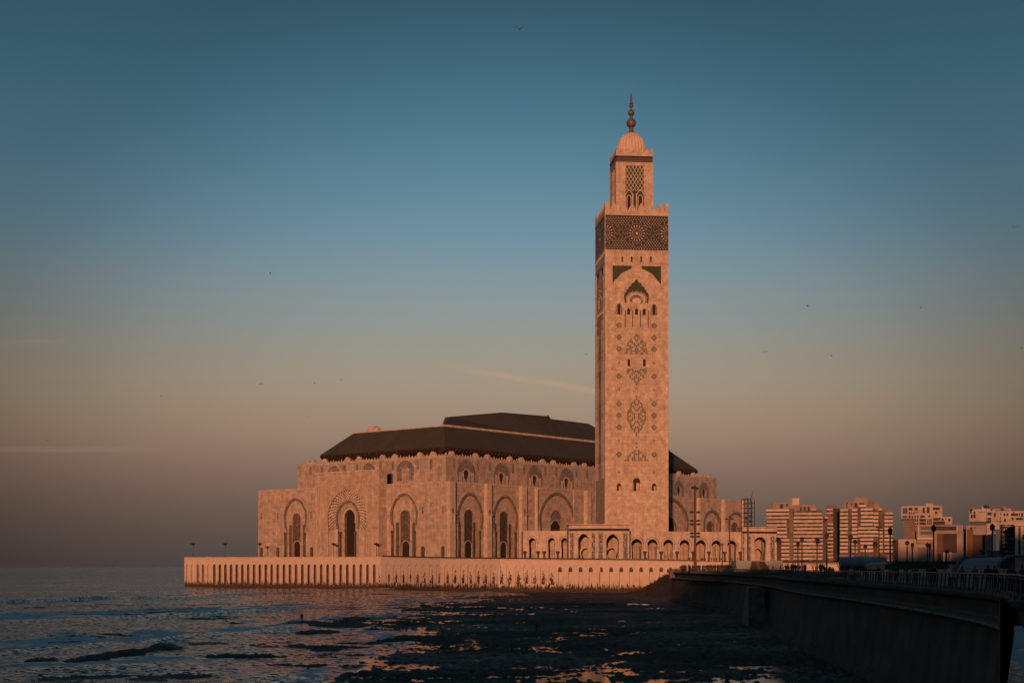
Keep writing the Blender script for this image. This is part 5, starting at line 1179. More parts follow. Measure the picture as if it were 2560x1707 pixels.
banded(m_, 'D8', 1226, [(1083,1185,0,2,268),(1050,1115,0,1,400),(1100,1195,4,14,268)], 60, 26, 0)
b_ = building('tallest cream apartment block with long balcony bands and stepped roof terraces', 'D8', 1200, 1740, group='banded apartment blocks')
bpart('wall', 'apt_gap_shade', b_, 'D8', 1200, 1300, 272, 1960, 1300); bpart('wall', 'apt_gap_shade', b_, 'D8', 1201, 1960, 332, 2178, 1300)
for w, m in (((1370,150,1530,275),'apt_wall'),((1525,92,1760,275),'apt_wall'),((1760,145,1865,275),'apt_dark'),((1865,190,1965,330),'apt_wall'),((1990,268,2125,338),'apt_dark')): bpart('penthouse', m, b_, 'D8', 1204, *w, 10)
for w in ((1412,150,1428,262),(1492,175,1506,205),(1545,175,1590,250),(1620,175,1700,198)): bpart('window', 'glass', b_, 'D8', 1203.6, *w, .5, .2)
banded(b_, 'D8', 1200, [(1305,1438,0,12,272),(1498,1592,0,12,272),(1645,1848,0,5,262),(1602,1730,0,1,205),(1600,1935,5,8,262),(1640,1850,8,12,262),(1850,1935,1,5,270),(1948,2005,5,12,270),(1930,1995,0,1,265),(2030,2172,1,12,270)], 61.5, 34, 0)
q = MB()
for i in range(42): cbox(q, 'D8', 1180, 1296+i*19.5, 1030, 1306+i*19.5, 1078, .5)
cbox(q, 'D8', 1180.2, 1290, 1024, 2120, 1034, .6); cbox(q, 'D8', 1181, 1290, 1076, 2120, 1140, 3)
tag(q.build('terrace_screen', M['apt_wall'], b_), kind='stuff')
Yc = 900
c_ = building('white cubic building with square cut openings above a recessed glazed base', 'C6', Yc, 1100, cat='building', name='office_building')
bpart('wall', 'white_wall', c_, 'C6', Yc, 848, 412, 1352, 570, 22); bpart('wall', 'apt_dark', c_, 'C6', Yc+3, 872, 570, 1240, 725, 16); bpart('wall', 'white_wall', c_, 'C6', Yc+.5, 1235, 548, 1472, 645, 20); bpart('roof_box', 'white_wall', c_, 'C6', Yc+3, 1150, 385, 1240, 415, 5)
bpart('wall', 'white_wall', c_, 'C6', Yc+.8, 1005, 570, 1240, 650, 12)
for r in [(865,435,925,508,'blue_glass'),(940,432,985,466,0),(1010,432,1050,466,0),(1112,430,1136,500,0),(1163,428,1195,498,0),(1235,432,1320,463,0),(940,485,960,515,0),(972,485,984,515,0),(995,482,1010,512,0),(1036,480,1048,500,0),(1262,484,1290,510,0),(1310,432,1318,446,0),(1336,432,1344,446,0),(1310,478,1318,492,0),(1336,478,1344,492,0),
          (865,528,925,560,'blue_glass'),(940,530,962,562,0),(975,530,992,562,0),(1010,530,1026,560,0),(1045,528,1060,560,0),(1080,528,1136,556,0),(1180,528,1205,548,0),(1242,560,1330,590,0),(1342,565,1368,592,0),(1394,568,1402,584,0),(1425,570,1450,602,0),(1240,600,1385,640,0),
          (1015,575,1030,600,0),(1040,575,1055,600,0),(1015,615,1030,640,0),(1042,615,1056,640,0),(1075,570,1150,600,0),(1075,612,1150,640,0),(1170,575,1180,640,0),(1190,575,1200,640,0),(1210,575,1222,640,0)]:
    bpart('window', r[4] or 'glass', c_, 'C6', Yc, *r[:4], .4, .15)
for i in range(7): bpart('floor_band', 'apt_wall', c_, 'C6', Yc+2.6, 872, 580+i*20, 1010, 584+i*20, .6, .3)
d_ = building('white flat-roofed building with scattered windows at the right edge', 'C6', 920, 2000, cat='building', name='office_building')
bpart('wall', 'white_wall', d_, 'C6', 920, 1682, 450, 2192, 600, 22); bpart('wall', 'white_wall', d_, 'C6', 922, 2190, 478, 2700, 690, 20); bpart('wall', 'blue_glass', d_, 'C6', 922, 1700, 575, 1895, 690, 14); bpart('wall', 'white_wall', d_, 'C6', 921, 1890, 560, 2192, 700, 16); bpart('roof_box', 'white_wall', d_, 'C6', 924, 1835, 418, 1915, 452, 4); bpart('coping', 'apt_dark', d_, 'C6', 919.8, 2005, 462, 2175, 474, 1)
for r in [(1692,468,1712,500),(1735,475,1755,510),(1700,515,1722,560),(1732,515,1760,556),(1795,480,1803,492),(1820,480,1828,492),(1840,480,1848,492),(1862,480,1870,492),(1905,490,1955,525),(1905,555,1950,585),(1900,590,1950,620),(1985,500,2008,545),(2060,500,2070,524),(2060,550,2070,572),(2060,590,2070,612),(2102,505,2122,536),(2140,505,2160,536),(2195,505,2280,535),(2292,505,2302,540),(2320,500,2340,545),(2200,555,2225,590),(2255,560,2340,585),(2110,570,2135,600)]:
    bpart('window', 'glass', d_, 'C6', 919.5 if r[0] < 2190 else 921.5, *r, .4, .15)
e_ = building('wide low building with a glazed upper band before the white cubic building', 'C6', 760, 1150, cat='building', name='office_building')
bpart('wall', 'apt_wall', e_, 'C6', 760, 1035, 650, 1600, 870, 20); bpart('column', 'apt_band', e_, 'C6', 760, 1053, 655, 1066, 800, 2, 1.2); bpart('window_band', 'blue_glass', e_, 'C6', 760, 1085, 668, 1235, 700, .4, .15); bpart('window_band', 'blue_glass', e_, 'C6', 760, 1085, 728, 1235, 760, .4, .15); bpart('window_band', 'glass', e_, 'C6', 760, 1270, 664, 1520, 712, .4, .15)
bpart('wall', 'apt_dark', e_, 'C6', 765, 880, 722, 1040, 830, 16); bpart('canopy', 'apt_band', e_, 'C6', 760, 1040, 800, 1235, 822, 3, 2)
for x in (1528,1590): bpart('column', 'apt_band', e_, 'C6', 760, x, 655, x+10, 720, 2, 1)
f_ = building('plain white boxy hall with a flat roof left of the ochre recess', 'C6', 620, 920, cat='building', name='hall_building')
bpart('wall', 'white_wall', f_, 'C6', 620, 812, 820, 1028, 1160, 30); bpart('wall', 'white_wall', f_, 'C6', 622, 1028, 878, 1232, 1160, 24); bpart('recess', 'apt_wall', f_, 'C6', 622, 1055, 920, 1160, 1150, .4, .15); bpart('panel_joint', 'apt_dark', f_, 'C6', 620, 920, 822, 924, 1100, .3, .06); bpart('panel_joint', 'apt_dark', f_, 'C6', 620, 812, 874, 1028, 877, .3, .06)
bpart('dark_side', 'brown', f_, 'C6', 616, 745, 825, 808, 1200, 10)
g_ = building('grey framed building with a broad ochre and dark brown recess framed in grey', 'C6', 640, 1400, cat='building', name='hall_building')
bpart('wall', 'apt_wall', g_, 'C6', 640, 1240, 718, 1610, 1180, 20); bpart('ochre_panel', 'ochre', g_, 'C6', 640, 1285, 752, 1360, 1000, .4, .15); bpart('brown_panel', 'brown', g_, 'C6', 640, 1358, 752, 1530, 985, .4, .18); bpart('lower_opening', 'glass', g_, 'C6', 640, 1290, 1000, 1345, 1150, .4, .15)
for x in (1180,1215,1360,1400,1440): bpart('column', 'apt_band', g_, 'C6', 639, x, 980 if x > 1300 else 920, x+22, 1160, 1.5, 1)
h_ = building('slender tower of small curved balconies between the ochre recess and the brown screen', 'C6', 655, 1625, group=None)
bpart('wall', 'apt_dark', h_, 'C6', 655, 1603, 690, 1650, 1160, 8)
for i in range(10): bpart('balcony', 'apt_band', h_, 'C6', 655, 1604, 695+i*38, 1642, 715+i*38, 1.5, 1.5)
i_ = building('grey building with a tall brown screen wall and ochre edge', 'C6', 640, 1760, cat='building', name='hall_building')
bpart('wall', 'apt_wall', i_, 'C6', 640, 1642, 650, 1890, 1180, 20); bpart('ochre_panel', 'ochre', i_, 'C6', 640, 1655, 700, 1730, 1160, .4, .15); bpart('brown_panel', 'brown', i_, 'C6', 640, 1728, 765, 1872, 1160, .4, .18); bpart('wall', 'white_wall', i_, 'C6', 644, 1885, 690, 1955, 960, 14); bpart('wall', 'apt_dark', i_, 'C6', 642, 1875, 958, 2080, 1180, 14)
for w in ((1690,672,1720,700),(1745,672,1760,690)): bpart('window', 'glass', i_, 'C6', 640, *w, .4, .15)
bpart('column', 'apt_band', i_, 'C6', 642, 1990, 740, 2004, 960, 2)
j_ = building('dark apartment building with cluttered balconies behind the curved glass shell', 'C6', 600, 2160)
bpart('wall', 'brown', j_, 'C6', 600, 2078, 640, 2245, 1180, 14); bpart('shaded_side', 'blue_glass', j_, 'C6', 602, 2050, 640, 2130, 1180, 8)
for k in range(8):
    y = 660+k*52; bpart('balcony_slab', 'apt_wall', j_, 'C6', 600, 2080, y, 2235, y+6, 1.5, 1.4)
    for n in range(3):
        x = rg.uniform(2085,2200); bpart('balcony_screen', rg.choice(['apt_band','apt_dark','apt_wall']), j_, 'C6', 600, x, y-rg.uniform(12,30), x+rg.uniform(14,34), y, .3, 1.3)
k_ = building('beige building with full-height columns at the right edge of the photo', 'C6', 580, 2330, cat='building', name='hall_building')
bpart('wall', 'apt_wall', k_, 'C6', 580, 2238, 652, 2700, 1180, 20)
for x in (2245,2310,2380,2450,2520): bpart('column', 'apt_band', k_, 'C6', 580, x, 660, x+36, 1020, 2, 1.2)
for x in (2287,2352): bpart('ochre_panel', 'ochre', k_, 'C6', 580, x, 680, x+18, 1010, .4, .2)
bpart('coping', 'apt_band', k_, 'C6', 580, 2232, 628, 2700, 655, 20, 1.5)

for th_, c, Y, spots in ((a_,'D8',1204,((250,168),(300,168),(430,168),(690,208),(760,208),(860,208),(600,92))),(b_,'D8',1204,((1400,150),(1560,92),(1640,92),(1700,92),(1800,145),(1900,190),(2050,268))),(c_,'C6',903,((900,412),(1000,412),(1290,412),(1400,548))),(d_,'C6',923,((1720,450),(1980,450),(2100,450),(2260,478))),(e_,'C6',763,((1300,650),(1450,650)))):
    setcur(cpx(c,{'D8':560 if th_ is a_ else 1740}.get(c, 1100))[0], Y)
    for x, y in spots:
        k = rg.random(); k2 = rg.uniform(.7,1.3)
        if k < .4: bpart('roof_tank', 'apt_dark', th_, c, Y, x, y-11*k2, x+13*k2, y+2, 1.6)
        elif k < .75: bpart('aerial', 'dark_metal', th_, c, Y, x, y-24*k2, x+2.0, y+2, .2); bpart('aerial_bar', 'dark_metal', th_, c, Y, x-7, y-20*k2, x+9, y-18.4*k2, .2)
        else: bpart('stair_box', 'apt_wall', th_, c, Y, x, y-15*k2, x+28*k2, y+2, 4)

# low things just behind the promenade
setcur(cpx('C5',1000)[0],345); t_ = thing('canvas_pavilion', 'pale blue-grey trapezoid canvas stand with a brown mural panel behind the far crowd', 'stand', (at(cpx('C5',1000)[0],345),345,8.35))
def trap(c, Y, pts, d, name, mat, parent):
    q = MB(); P_ = [(at(cpx(c,x)[0],Y), zat(cpx(c,0,y)[1],Y)) for x,y in pts]; fr = Fr((0,Y),(1,0)); fr.extr(q, P_, -d, 0); return q.build(name, M[mat], parent)
trap('C5', 345, [(765,1300),(788,1178),(1240,1178),(1262,1300)], 8, 'canvas_shell', 'canvas', t_)
trap('C5', 344.6, [(915,1300),(940,1185),(1060,1185),(1140,1300)], .2, 'mural_panel', 'brown', t_)
trap('C5', 344.5, [(1000,1300),(975,1190),(1010,1190),(1040,1300)], .2, 'mural_strip', 'ochre', t_)
setcur(cpx('C6',350)[0],260); t_ = thing('tube_canopy', 'long canopy with a rounded pale blue edge above timber slats', 'canopy', (at(cpx('C6',350)[0],260),260,8.35))
q = MB(); pts = [(95,1100),(300,1098),(500,1103),(570,1120),(620,1150),(650,1178)]
P_ = [Vector((at(cpx('C6',x)[0],260),260+ (x-95)*.0,zat(cpx('C6',0,y)[1],260))) for x,y in pts]
for a, b in zip(P_, P_[1:]): q.tube(a, b, .95, .95, 12)
q.build('rounded_edge', M['canvas'], t_, smooth=False)
for i in range(22): x = 105+i*20; bpart('slat', 'wood', t_, 'C6', 262, x, 1118, x+10, 1200, .3)
bpart('rear_wall', 'brown', t_, 'C6', 264, 95, 1110, 600, 1215, 3)
setcur(cpx('C6',1100)[0],210); t_ = thing('dark_canopy', 'low dark canopy roof with tapered ends behind the promenade railing', 'canopy', (at(cpx('C6',1100)[0],210),210,8.35))
trap('C6', 210, [(640,1190),(660,1120),(760,1102),(1330,1100),(1400,1130),(1450,1185)], 12, 'roof_shell', 'dark_metal', t_)
for x in (700,900,1150,1380): bpart('post', 'dark_metal', t_, 'C6', 212, x, 1150, x+10, 1260, .3)
CUR[0] = Vector((0,1)); CUR[1] = 0; t_ = thing('glass_shell', 'curved steel and glass shelter at the right edge behind the walkers', 'shelter', (at(cpx('C6',2300)[0],150),150,8.35))
arc = [(2005,1200),(2040,1120),(2090,1065),(2150,1035),(2250,1026),(2450,1024)]
for off in (0, 14):
    q = MB(); A_ = [Vector((at(cpx('C6',x)[0],150),150+off,zat(cpx('C6',0,y)[1],150))) for x,y in arc]
    for a, b in zip(A_, A_[1:]): q.tube(a, b, .16, .16, 8)
    q.build('arched_beam', M['steel'], t_)
q = MB(); A_ = [(at(cpx('C6',x)[0],150),zat(cpx('C6',0,y)[1],150)) for x,y in arc]
for (a, za), (b, zb2) in zip(A_, A_[1:]): q.add([(a,150,za-.1),(b,150,zb2-.1),(b,164,zb2-.1),(a,164,za-.1)],[(0,1,2,3)])
q.build('glazing', M['blue_glass'], t_)
for x in (2110,2210,2330): bpart('mullion', 'steel', t_, 'C6', 150.2, x, 1055, x+6, 1250, .1)
for y in (1075,1120): bpart('transom', 'steel', t_, 'C6', 150.3, 2090, y, 2450, y+5, .1)

# scaffold tower beside the right end of the mosque
t_ = thing('scaffold_tower', 'open steel scaffold tower standing behind the far gate pavilion', 'scaffold', (at(1873,700),700,ZD))
xs_ = [at(1860+i*8.8,700) for i in range(4)]; zt = zat(1246,700)
for i, x in enumerate(xs_):
    for y in (700,708): q = MB(); q.tube((x,y,ZD),(x,y,zt-(0 if i < 3 else .6)),.16,n=5); q.build('upright', M['dark_metal'], t_)
zz_ = zt
while zz_ > 24:
    q = MB()
    for y in (700,708): q.tube((xs_[0],y,zz_),(xs_[3],y,zz_),.13,n=5)
    q.build('ledger', M['dark_metal'], t_); zz_ -= 2.15
for i in range(3):
    q = MB(); q.tube((xs_[i],704,24+i*8),(xs_[i+1],704,30+i*8),.1,n=5); q.build('brace', M['dark_metal'], t_)

# masts and lamps
def mast(px, ytop, Y, r, label, heads, mat='red_metal', zb=8.35):
    x = at(px,Y); zt = zat(ytop,Y); t_ = thing('lamp_mast', label, 'lamp mast', (x,Y,zb)); q = MB(); q.lathe((x,Y,zb), [(r*1.8,0),(r*1.8,.8),(r,1),(r*.75,zt-zb)], 10); q.build('pole', M[mat], t_)
    for dx, y, s in heads:
        z = zat(y,Y); q = MB(); q.tube((x,Y,z),(x+dx,Y,z),.07,n=5); q.lathe((x+dx,Y,z-.25*s), [(.12*s,0),(.5*s,.1*s),(.55*s,.35*s),(.3*s,.55*s),(.05,.62*s)], 10); q.build('lamp_head', M['dark_metal'], t_)
mast(1737.7, 1212, 430, .42, 'tallest dark rust-red lamp mast with stacked pairs of lamp heads', [(s*.95,y,1.1) for y in (1280.5,1301.5,1310.5,1333,1341) for s in (-1,1)]+[(-.35,1219,1.5),(.45,1221,1.2)])
mast(1824, 1289, 430, .24, 'slim T-topped lamp mast in front of the right mosque bays', [(-.8,1297,.8),(.8,1297,.8)])
mast(1869.5, 1264, 430, .26, 'slim lamp mast with four staggered ball lamps before the scaffold tower', [(-.55,1282.5,.8),(.75,1289,.8),(-.5,1295.5,.8),(.75,1302,.8)])
mast(1806, 1360, 400, .16, 'short thin pole left of the T-topped mast', [(0,1361,.7)])
mast(1905, 1349, 400, .2, 'short thin pole before the far gate pavilion arch', [(0,1350,.9)], 'dark_metal')
LAMPS = [(1949.5,1346,350,'promenade lantern post beside the leftmost palm'),(2004.9,1340,330,'promenade lantern post between the two left palms'),(2067,1331,300,'promenade lantern post in front of the narrow apartment block'),(2126.5,1334,300,'promenade lantern post before the left bands of the tallest block'),
         (2163,1360,330,'short lantern post before the middle of the tallest block'),(2225.5,1317,262,'tall lantern post at the right end of the tallest block'),(2237,1352,300,'short lantern post just right of the tallest block'),(2268,1350,300,'short lantern post before the plain white hall'),
         (2334,1310,236,'tall dark lantern post left of the ochre recess'),(2318.5,1355,300,'short lantern post beside the small palm by the white hall'),(2367,1373,300,'short lantern post below the brown recess'),(2453,1371,280,'short lantern post below the brown screen wall'),(2481,1307,222,'thick dark lantern post before the dark balconies')]
def lantern(loc, zt, s, label):
    t_ = thing('lantern_post', label, 'lamp post', loc, group='lantern posts along the promenade'); x, y, z = loc
    q = MB(); q.lathe(loc, [(.22*s,0),(.22*s,.5),(.11*s,.7),(.085*s,(zt-z)*.86)], 8); q.build('pole', M['dark_metal'], t_)
    q = MB(); q.lathe((x,y,z+(zt-z)*.86), [(.10*s,0),(.26*s,.15),(.30*s,(zt-z)*.08),(.34*s,(zt-z)*.085),(.10*s,(zt-z)*.125),(.03,(zt-z)*.14)], 8); q.build('lantern', M['dark_metal'], t_)
for px, y, Y, lb in LAMPS: lantern((at(px,Y),Y,8.35), zat(y,Y), 1.5 if px < 2300 else 1.35, lb)
mast(2198, 1302, 300, .1, 'thin steel flagpole-like mast before the right side of the tallest block', [(-.3,1318,.7),(.35,1319,.7),(-.3,1325,.7)], 'dark_metal')
mast(2122.6, 1312, 310, .09, 'thin pale mast before the gap in the tallest block', [(.2,1325,.5)], 'steel')
mast(2465.6, 1270, 300, .07, 'thin pale mast rising in front of the flat-roofed white building', [(0,1267,1.1)], 'steel')
# flower shaped lamps along the parapet
FL_ = [(483,768,'first flower-topped lamp from the seaward end of the wall'),(563,755,'second flower-topped lamp, alone against the sea sky'),(649.5,742,'flower-topped lamp at the outer corner of the mosque'),(834.5,711,'flower-topped lamp just left of the tall gate doorway'),(941.5,695,'flower-topped lamp at the right edge of the gate block'),
       (812.5,740,'smaller flower-topped lamp at the left foot of the gate block'),(902.5,728,'smaller flower-topped lamp right of the tall gate doorway')]
def flower(px, Y, lb, s=1.0):
    x = at(px,Y); zt = zat(1355 if s == 1 else 1366,Y); loc = (x,Y,ZD); t_ = thing('flower_lamp', lb, 'street lamp', loc, group='flower-topped esplanade lamps')
    q = MB(); q.lathe(loc, [(.3,0),(.3,.8),(.13,1),(.10,zt-ZD-1.6)], 8); q.build('pole', M['dark_metal'], t_); z0 = zt-1.7
    for k in range(6):
        a = k*math.pi/3+.3; q = MB(); ca, sa = math.cos(a), math.sin(a); w = .45*s
        q.add([(x,Y,z0),(x+ca*.8*s-sa*w,Y+sa*.8*s+ca*w,z0+.6),(x+ca*.8*s+sa*w,Y+sa*.8*s-ca*w,z0+.6),(x+ca*1.6*s,Y+sa*1.6*s,z0+1.35),(x+ca*.4*s,Y+sa*.4*s,z0+1.0)],[(0,1,3,2),(0,1,4),(0,2,4),(1,3,4),(2,3,4)]); q.build('petal', M['dark_metal'], t_)
    q = MB(); q.lathe((x,Y,z0), [(.15,-.1),(.5*s,.5),(.45*s,1.1),(.1,1.7)], 8); q.build('lamp_globe', M['dark_metal'], t_)
for i, (px, Y, lb) in enumerate(FL_): flower(px, Y, lb, 1.0 if i < 5 else .8)

# palms
M['palm_trunk'] = simple('palm_trunk', (.10,.065,.05), .9, .3, 2); M['frond'] = simple('palm_frond', (.045,.038,.022), .8, .35, 1)
def palm(px, ytop, ybot, Y, r, lb, seed, zb=8.35):
    rg = random.Random(seed); x = at(px,Y); z1 = zat((ytop+ybot)/2,Y); loc = (x,Y,zb); t_ = thing('palm_tree', lb, 'palm tree', loc, group='palms behind the promenade')
    q = MB(); hgt = z1-zb; prof = [(.42,0),(.30,.6),(.24,hgt*.5),(.26,hgt*.8),(.42,hgt*.86),(.30,hgt)]; q.lathe(loc, prof, 9, lambda u, v: 1+.08*math.sin(v*60)); q.build('trunk', M['palm_trunk'], t_)
    R_ = r/FPX*Y; q = MB()
    for k in range(70):
        a = rg.uniform(0,2*math.pi); e = rg.uniform(-.9,1.35); L = R_*rg.uniform(.8,1.15); d = Vector((math.cos(a)*math.cos(e),math.sin(a)*math.cos(e),math.sin(e))); s = Vector((-math.sin(a),math.cos(a),0)); p = Vector((x,Y,z1)); pr = None
        n = 4; pts = []
        for j in range(n+1): f = j/n; c = p+d*L*f+Vector((0,0,-1))*L*.38*f*f; pts.append(c)
        for j in range(n):
            w0 = .03+.16*math.sin(math.pi*min(1,(j/n)*.8+.25)); w1 = .03+.16*math.sin(math.pi*min(1,((j+1)/n)*.8+.2)) if j < n-1 else .01
            w0 *= R_/1.6*1.6; w1 *= R_/1.6*1.6
            up_ = Vector((0,0,.05)); q.add([pts[j]-s*w0,pts[j]+s*w0,pts[j+1]+s*w1,pts[j+1]-s*w1],[(0,1,2,3)])
            if j > 0:                                   # split leaf tips
                for sg in (-1,1): q.add([pts[j],pts[j]+s*sg*w0*2.4+d*.2*L+Vector((0,0,-.12*L)),pts[j]+d*.1*L],[(0,1,2)])
    tag(q.build('crown', M['frond'], t_), kind='stuff')
for k, (px, a, b, Y, r, lb) in enumerate([(1944.4,1342,1352,470,8.0,'ragged palm against the left end of the banded blocks'),(1994.9,1350,1365,500,7.0,'smaller palm before the right half of the first banded block'),(2042.8,1343,1358,480,10.0,'full round-crowned palm before the first banded block'),
        (2138,1344,1362,500,7.5,'palm before the middle of the tallest banded block'),(2187.8,1350,1368,480,8.5,'leaning-crowned palm before the right side of the tallest banded block'),(2236,1348,1362,500,7.5,'palm at the right end of the tallest banded block, beside dark wall'),(2281,1354,1366,480,6.5,'small palm before the plain white hall'),(2324,1356,1366,500,6.0,'small palm left of the ochre recess'),(2562,1330,1350,430,9.0,'palm cut by the right edge of the photo')]):
    palm(px, a, b, Y, r, lb, 100+k)
# bare shrubs between the palms
M['twig'] = simple('bare_twigs', (.09,.06,.045), .9, .3, 2)
def shrub(px, Y, h, lb, seed):
    rg = random.Random(seed); x = at(px,Y); t_ = thing('shrub', lb, 'shrub', (x,Y,8.35), group='bare shrubs behind the promenade'); q = MB()
    for k in range(16):
        a = rg.uniform(0,6.28); p = Vector((x,Y,8.35)); d = Vector((math.cos(a)*.35,math.sin(a)*.35,1)).normalized()
        for j in range(4):
            n_ = p+d*h/4*rg.uniform(.8,1.2); q.tube(p,n_,.07-.015*j,.055-.013*j,4,False); p = n_; d = (d+Vector((rg.uniform(-.5,.5),rg.uniform(-.5,.5),.1))).normalized()
    tag(q.build('branches', M['twig'], t_), kind='stuff')
shrub(1976,400,6.2,'bare twiggy shrub left of the lantern post by the smaller palm',1); shrub(2037,380,4.2,'low bare shrub at the foot of the round-crowned palm',2); shrub(2052,400,4.6,'bare shrub right of the round-crowned palm',3); shrub(2101,380,3.6,'low bare shrub before the shaded gap between the blocks',4)

# ------------------------------------------------------------------ people
def person_mesh(kind, seed):
    rg = random.Random(seed); me = bpy.data.meshes.new('person'); H = 1.0
    st = {'stand': (.03,.03,.10,-.05), 'walk': (.26,-.24,.22,-.22), 'lean': (.05,-.05,.30,.28), 'wide': (.02,-.06,.05,.04)}[kind]
    w = .17 if kind != 'wide' else .20; ln = .12 if kind == 'lean' else 0
    V = [(0,0,.95), (0,.0+ln*.3,1.15), (0,.02+ln*.7,1.36), (0,.02+ln,1.50), (0,.04+ln,1.58), (0,.05+ln,1.68), (0,.04+ln,1.76),
         (w*.95,.01+ln*.8,1.42), (w*1.35,st[2]*.25+ln*.5,1.15), (w*1.2,st[2]+ln*.5,.93), (w*1.15,st[2]*1.15+ln*.5,.85),
         (-w*.95,.01+ln*.8,1.42), (-w*1.35,st[3]*.25+ln*.5,1.15), (-w*1.2,st[3]+ln*.5,.93), (-w*1.15,st[3]*1.15+ln*.5,.85),
         (.095,0,.90), (.10,st[0]*.65,.50), (.10,st[0]-.03,.09), (.11,st[0]+.14,.03),
         (-.095,0,.90), (-.10,st[1]*.65,.50), (-.10,st[1]-.03,.09), (-.11,st[1]+.14,.03)]
    E = [(0,1),(1,2),(2,3),(3,4),(4,5),(5,6),(2,7),(7,8),(8,9),(9,10),(2,11),(11,12),(12,13),(13,14),(0,15),(15,16),(16,17),(17,18),(0,19),(19,20),(20,21),(21,22)]
    rad = [(.155,.12),(.15,.11),(.17,.12),(.075,.07),(.065,.065),(.098,.115),(.07,.085),(.075,.07),(.052,.052),(.042,.04),(.04,.03),(.075,.07),(.052,.052),(.042,.04),(.04,.03),(.105,.105),(.07,.07),(.05,.055),(.045,.035),(.105,.105),(.07,.07),(.05,.055),(.045,.035)]
    me.from_pydata(V, E, []); o = bpy.data.objects.new('tmp', me); COL.objects.link(o); m = o.modifiers.new('s','SKIN'); m.use_smooth_shade = True
    for v, r in zip(me.skin_vertices[0].data, rad): v.radius = r
    me.skin_vertices[0].data[0].use_root = True
    s = o.modifiers.new('b','SUBSURF'); s.levels = 1; s.render_levels = 1
    bpy.context.view_layer.update(); dg = bpy.context.evaluated_depsgraph_get(); out = bpy.data.meshes.new_from_object(o.evaluated_get(dg)); bpy.data.objects.remove(o)
    out.materials.clear()
    for k in range(4): out.materials.append(M['glass'])
    for p in out.polygons:
        z = p.center.z; y = p.center.y-ln; hand = z < .89 and abs(p.center.x) > .145 and z > .7
        p.material_index = (3 if (z > 1.71 or (y < .0 and z > 1.58)) else 2) if z > 1.53 else (2 if hand else (0 if z > .90 or (kind == 'wide' and z > .45) else 1))
    out.name = 'person_'+kind; return out
PM = {k: person_mesh(k, i) for i, k in enumerate(('stand','walk','lean','wide'))}
def cloth(n, c): M[n] = simple(n, c, .9, .15, 3); return M[n]
CL = {k: cloth(k+'_clothes', c) for k, c in dict(black=(.022,.022,.025),navy=(.025,.035,.06),grey=(.10,.10,.10),white=(.42,.41,.40),blue=(.04,.10,.20),red=(.16,.05,.04),brown=(.07,.05,.04),tan=(.22,.17,.13)).items()}
M['skin'] = simple('skin', (.24,.15,.11), .6, .1, 3); M['hair'] = simple('dark_hair', (.02,.016,.014), .7, .2, 3)
def person(x, y, z, rz, kind, top, trou, label, group=None, s=1.0):
    o = bpy.data.objects.new('person', PM[kind]); COL.objects.link(o); o.location = (x,y,z); o.rotation_euler.z = rz; o.scale = (s,s,s*.975)
    for i, m in enumerate((CL[top], CL[trou], M['skin'], M['hair'])): o.material_slots[i].link = 'OBJECT'; o.material_slots[i].material = m
    return tag(o, label, 'person', group)
rg = random.Random(77)
def deckpos(px, d):                                  # a spot d metres inside the railing near a photo column
    i = min(range(len(EDGE)-8), key=lambda i: abs(CX+FPX*(EDGE[i].x-EN[i].x*d)/(EDGE[i].y-EN[i].y*d)-px)); q = EDGE[i]-EN[i]*d
    return (q.x+(px-(CX+FPX*q.x/q.y))*q.y/FPX, q.y)
Zp = 8.36
m_ = MB(); m_.prism([(at(1697,436),436),(at(1760,372),372),(at(1850,310),310),(at(1935,262),262),(at(2010,215),215),(at(2150,300),300),(at(1990,440),440),(at(1760,470),470)], 8.3, 8.95)
tag(m_.build('plaza', M['deck']), kind='structure')
def near_of(px, table): return min(table, key=lambda q: abs(q[0]-px))[1]
FARP = [(1705,'by the end pier, left of the tallest mast'),(1738,'at the foot of the tallest mast'),(1770,'between the tallest mast and the short thin pole'),(1806,'at the short thin pole'),(1824,'at the foot of the T-topped mast'),(1850,'before the left edge of the canvas stand')]
MIDP = [(1860,'before the left end of the canvas stand'),(1895,'before the brown mural'),(1925,'before the right end of the canvas stand'),(1945,'beside the leftmost palm'),(1975,'by the tall bare shrub'),(2005,'at the lantern post left of the round palm'),(2043,'before the round-crowned palm'),(2067,'at the lantern post before the narrow block'),(2085,'before the gap between the two blocks')]
ESPP = [(1180,'at the parapet below the first big north-east portal'),(1230,'between the two tall north-east portals'),(1270,'below the second tall north-east portal'),(1331,'before the first arch of the short arcade'),(1379,'before the middle arch of the short arcade'),(1411,'before the third arch of the short arcade'),(1459,'at the left arch of the octagonal pavilion'),(1495,'at the corner of the octagonal pavilion'),(1532,'at the right arch of the octagonal pavilion')]+[(1591.5+39.6*i,'before the %s arch of the long arcade' % n) for i, n in enumerate(('first','second','third','fourth','fifth','sixth','seventh'))]
POSE = {'stand':'standing','walk':'walking','lean':'leaning','wide':'robed'}
for i in range(104):
    px = rg.uniform(1700,1850); Y = rg.uniform(385,440)-max(0,px-1720)*.55; x = at(px,Y)
    k = rg.choice(['stand','walk','stand','lean','wide']); cl = rg.choice(['black','navy','brown','black','red','grey']); person(x, Y, Zp+.58, rg.uniform(0,6.28), k, cl, rg.choice(['black','navy','grey']), 'tiny %s figure in %s %s' % (POSE[k], cl, near_of(px, FARP)), 'far promenade crowd', rg.uniform(.93,1.06))
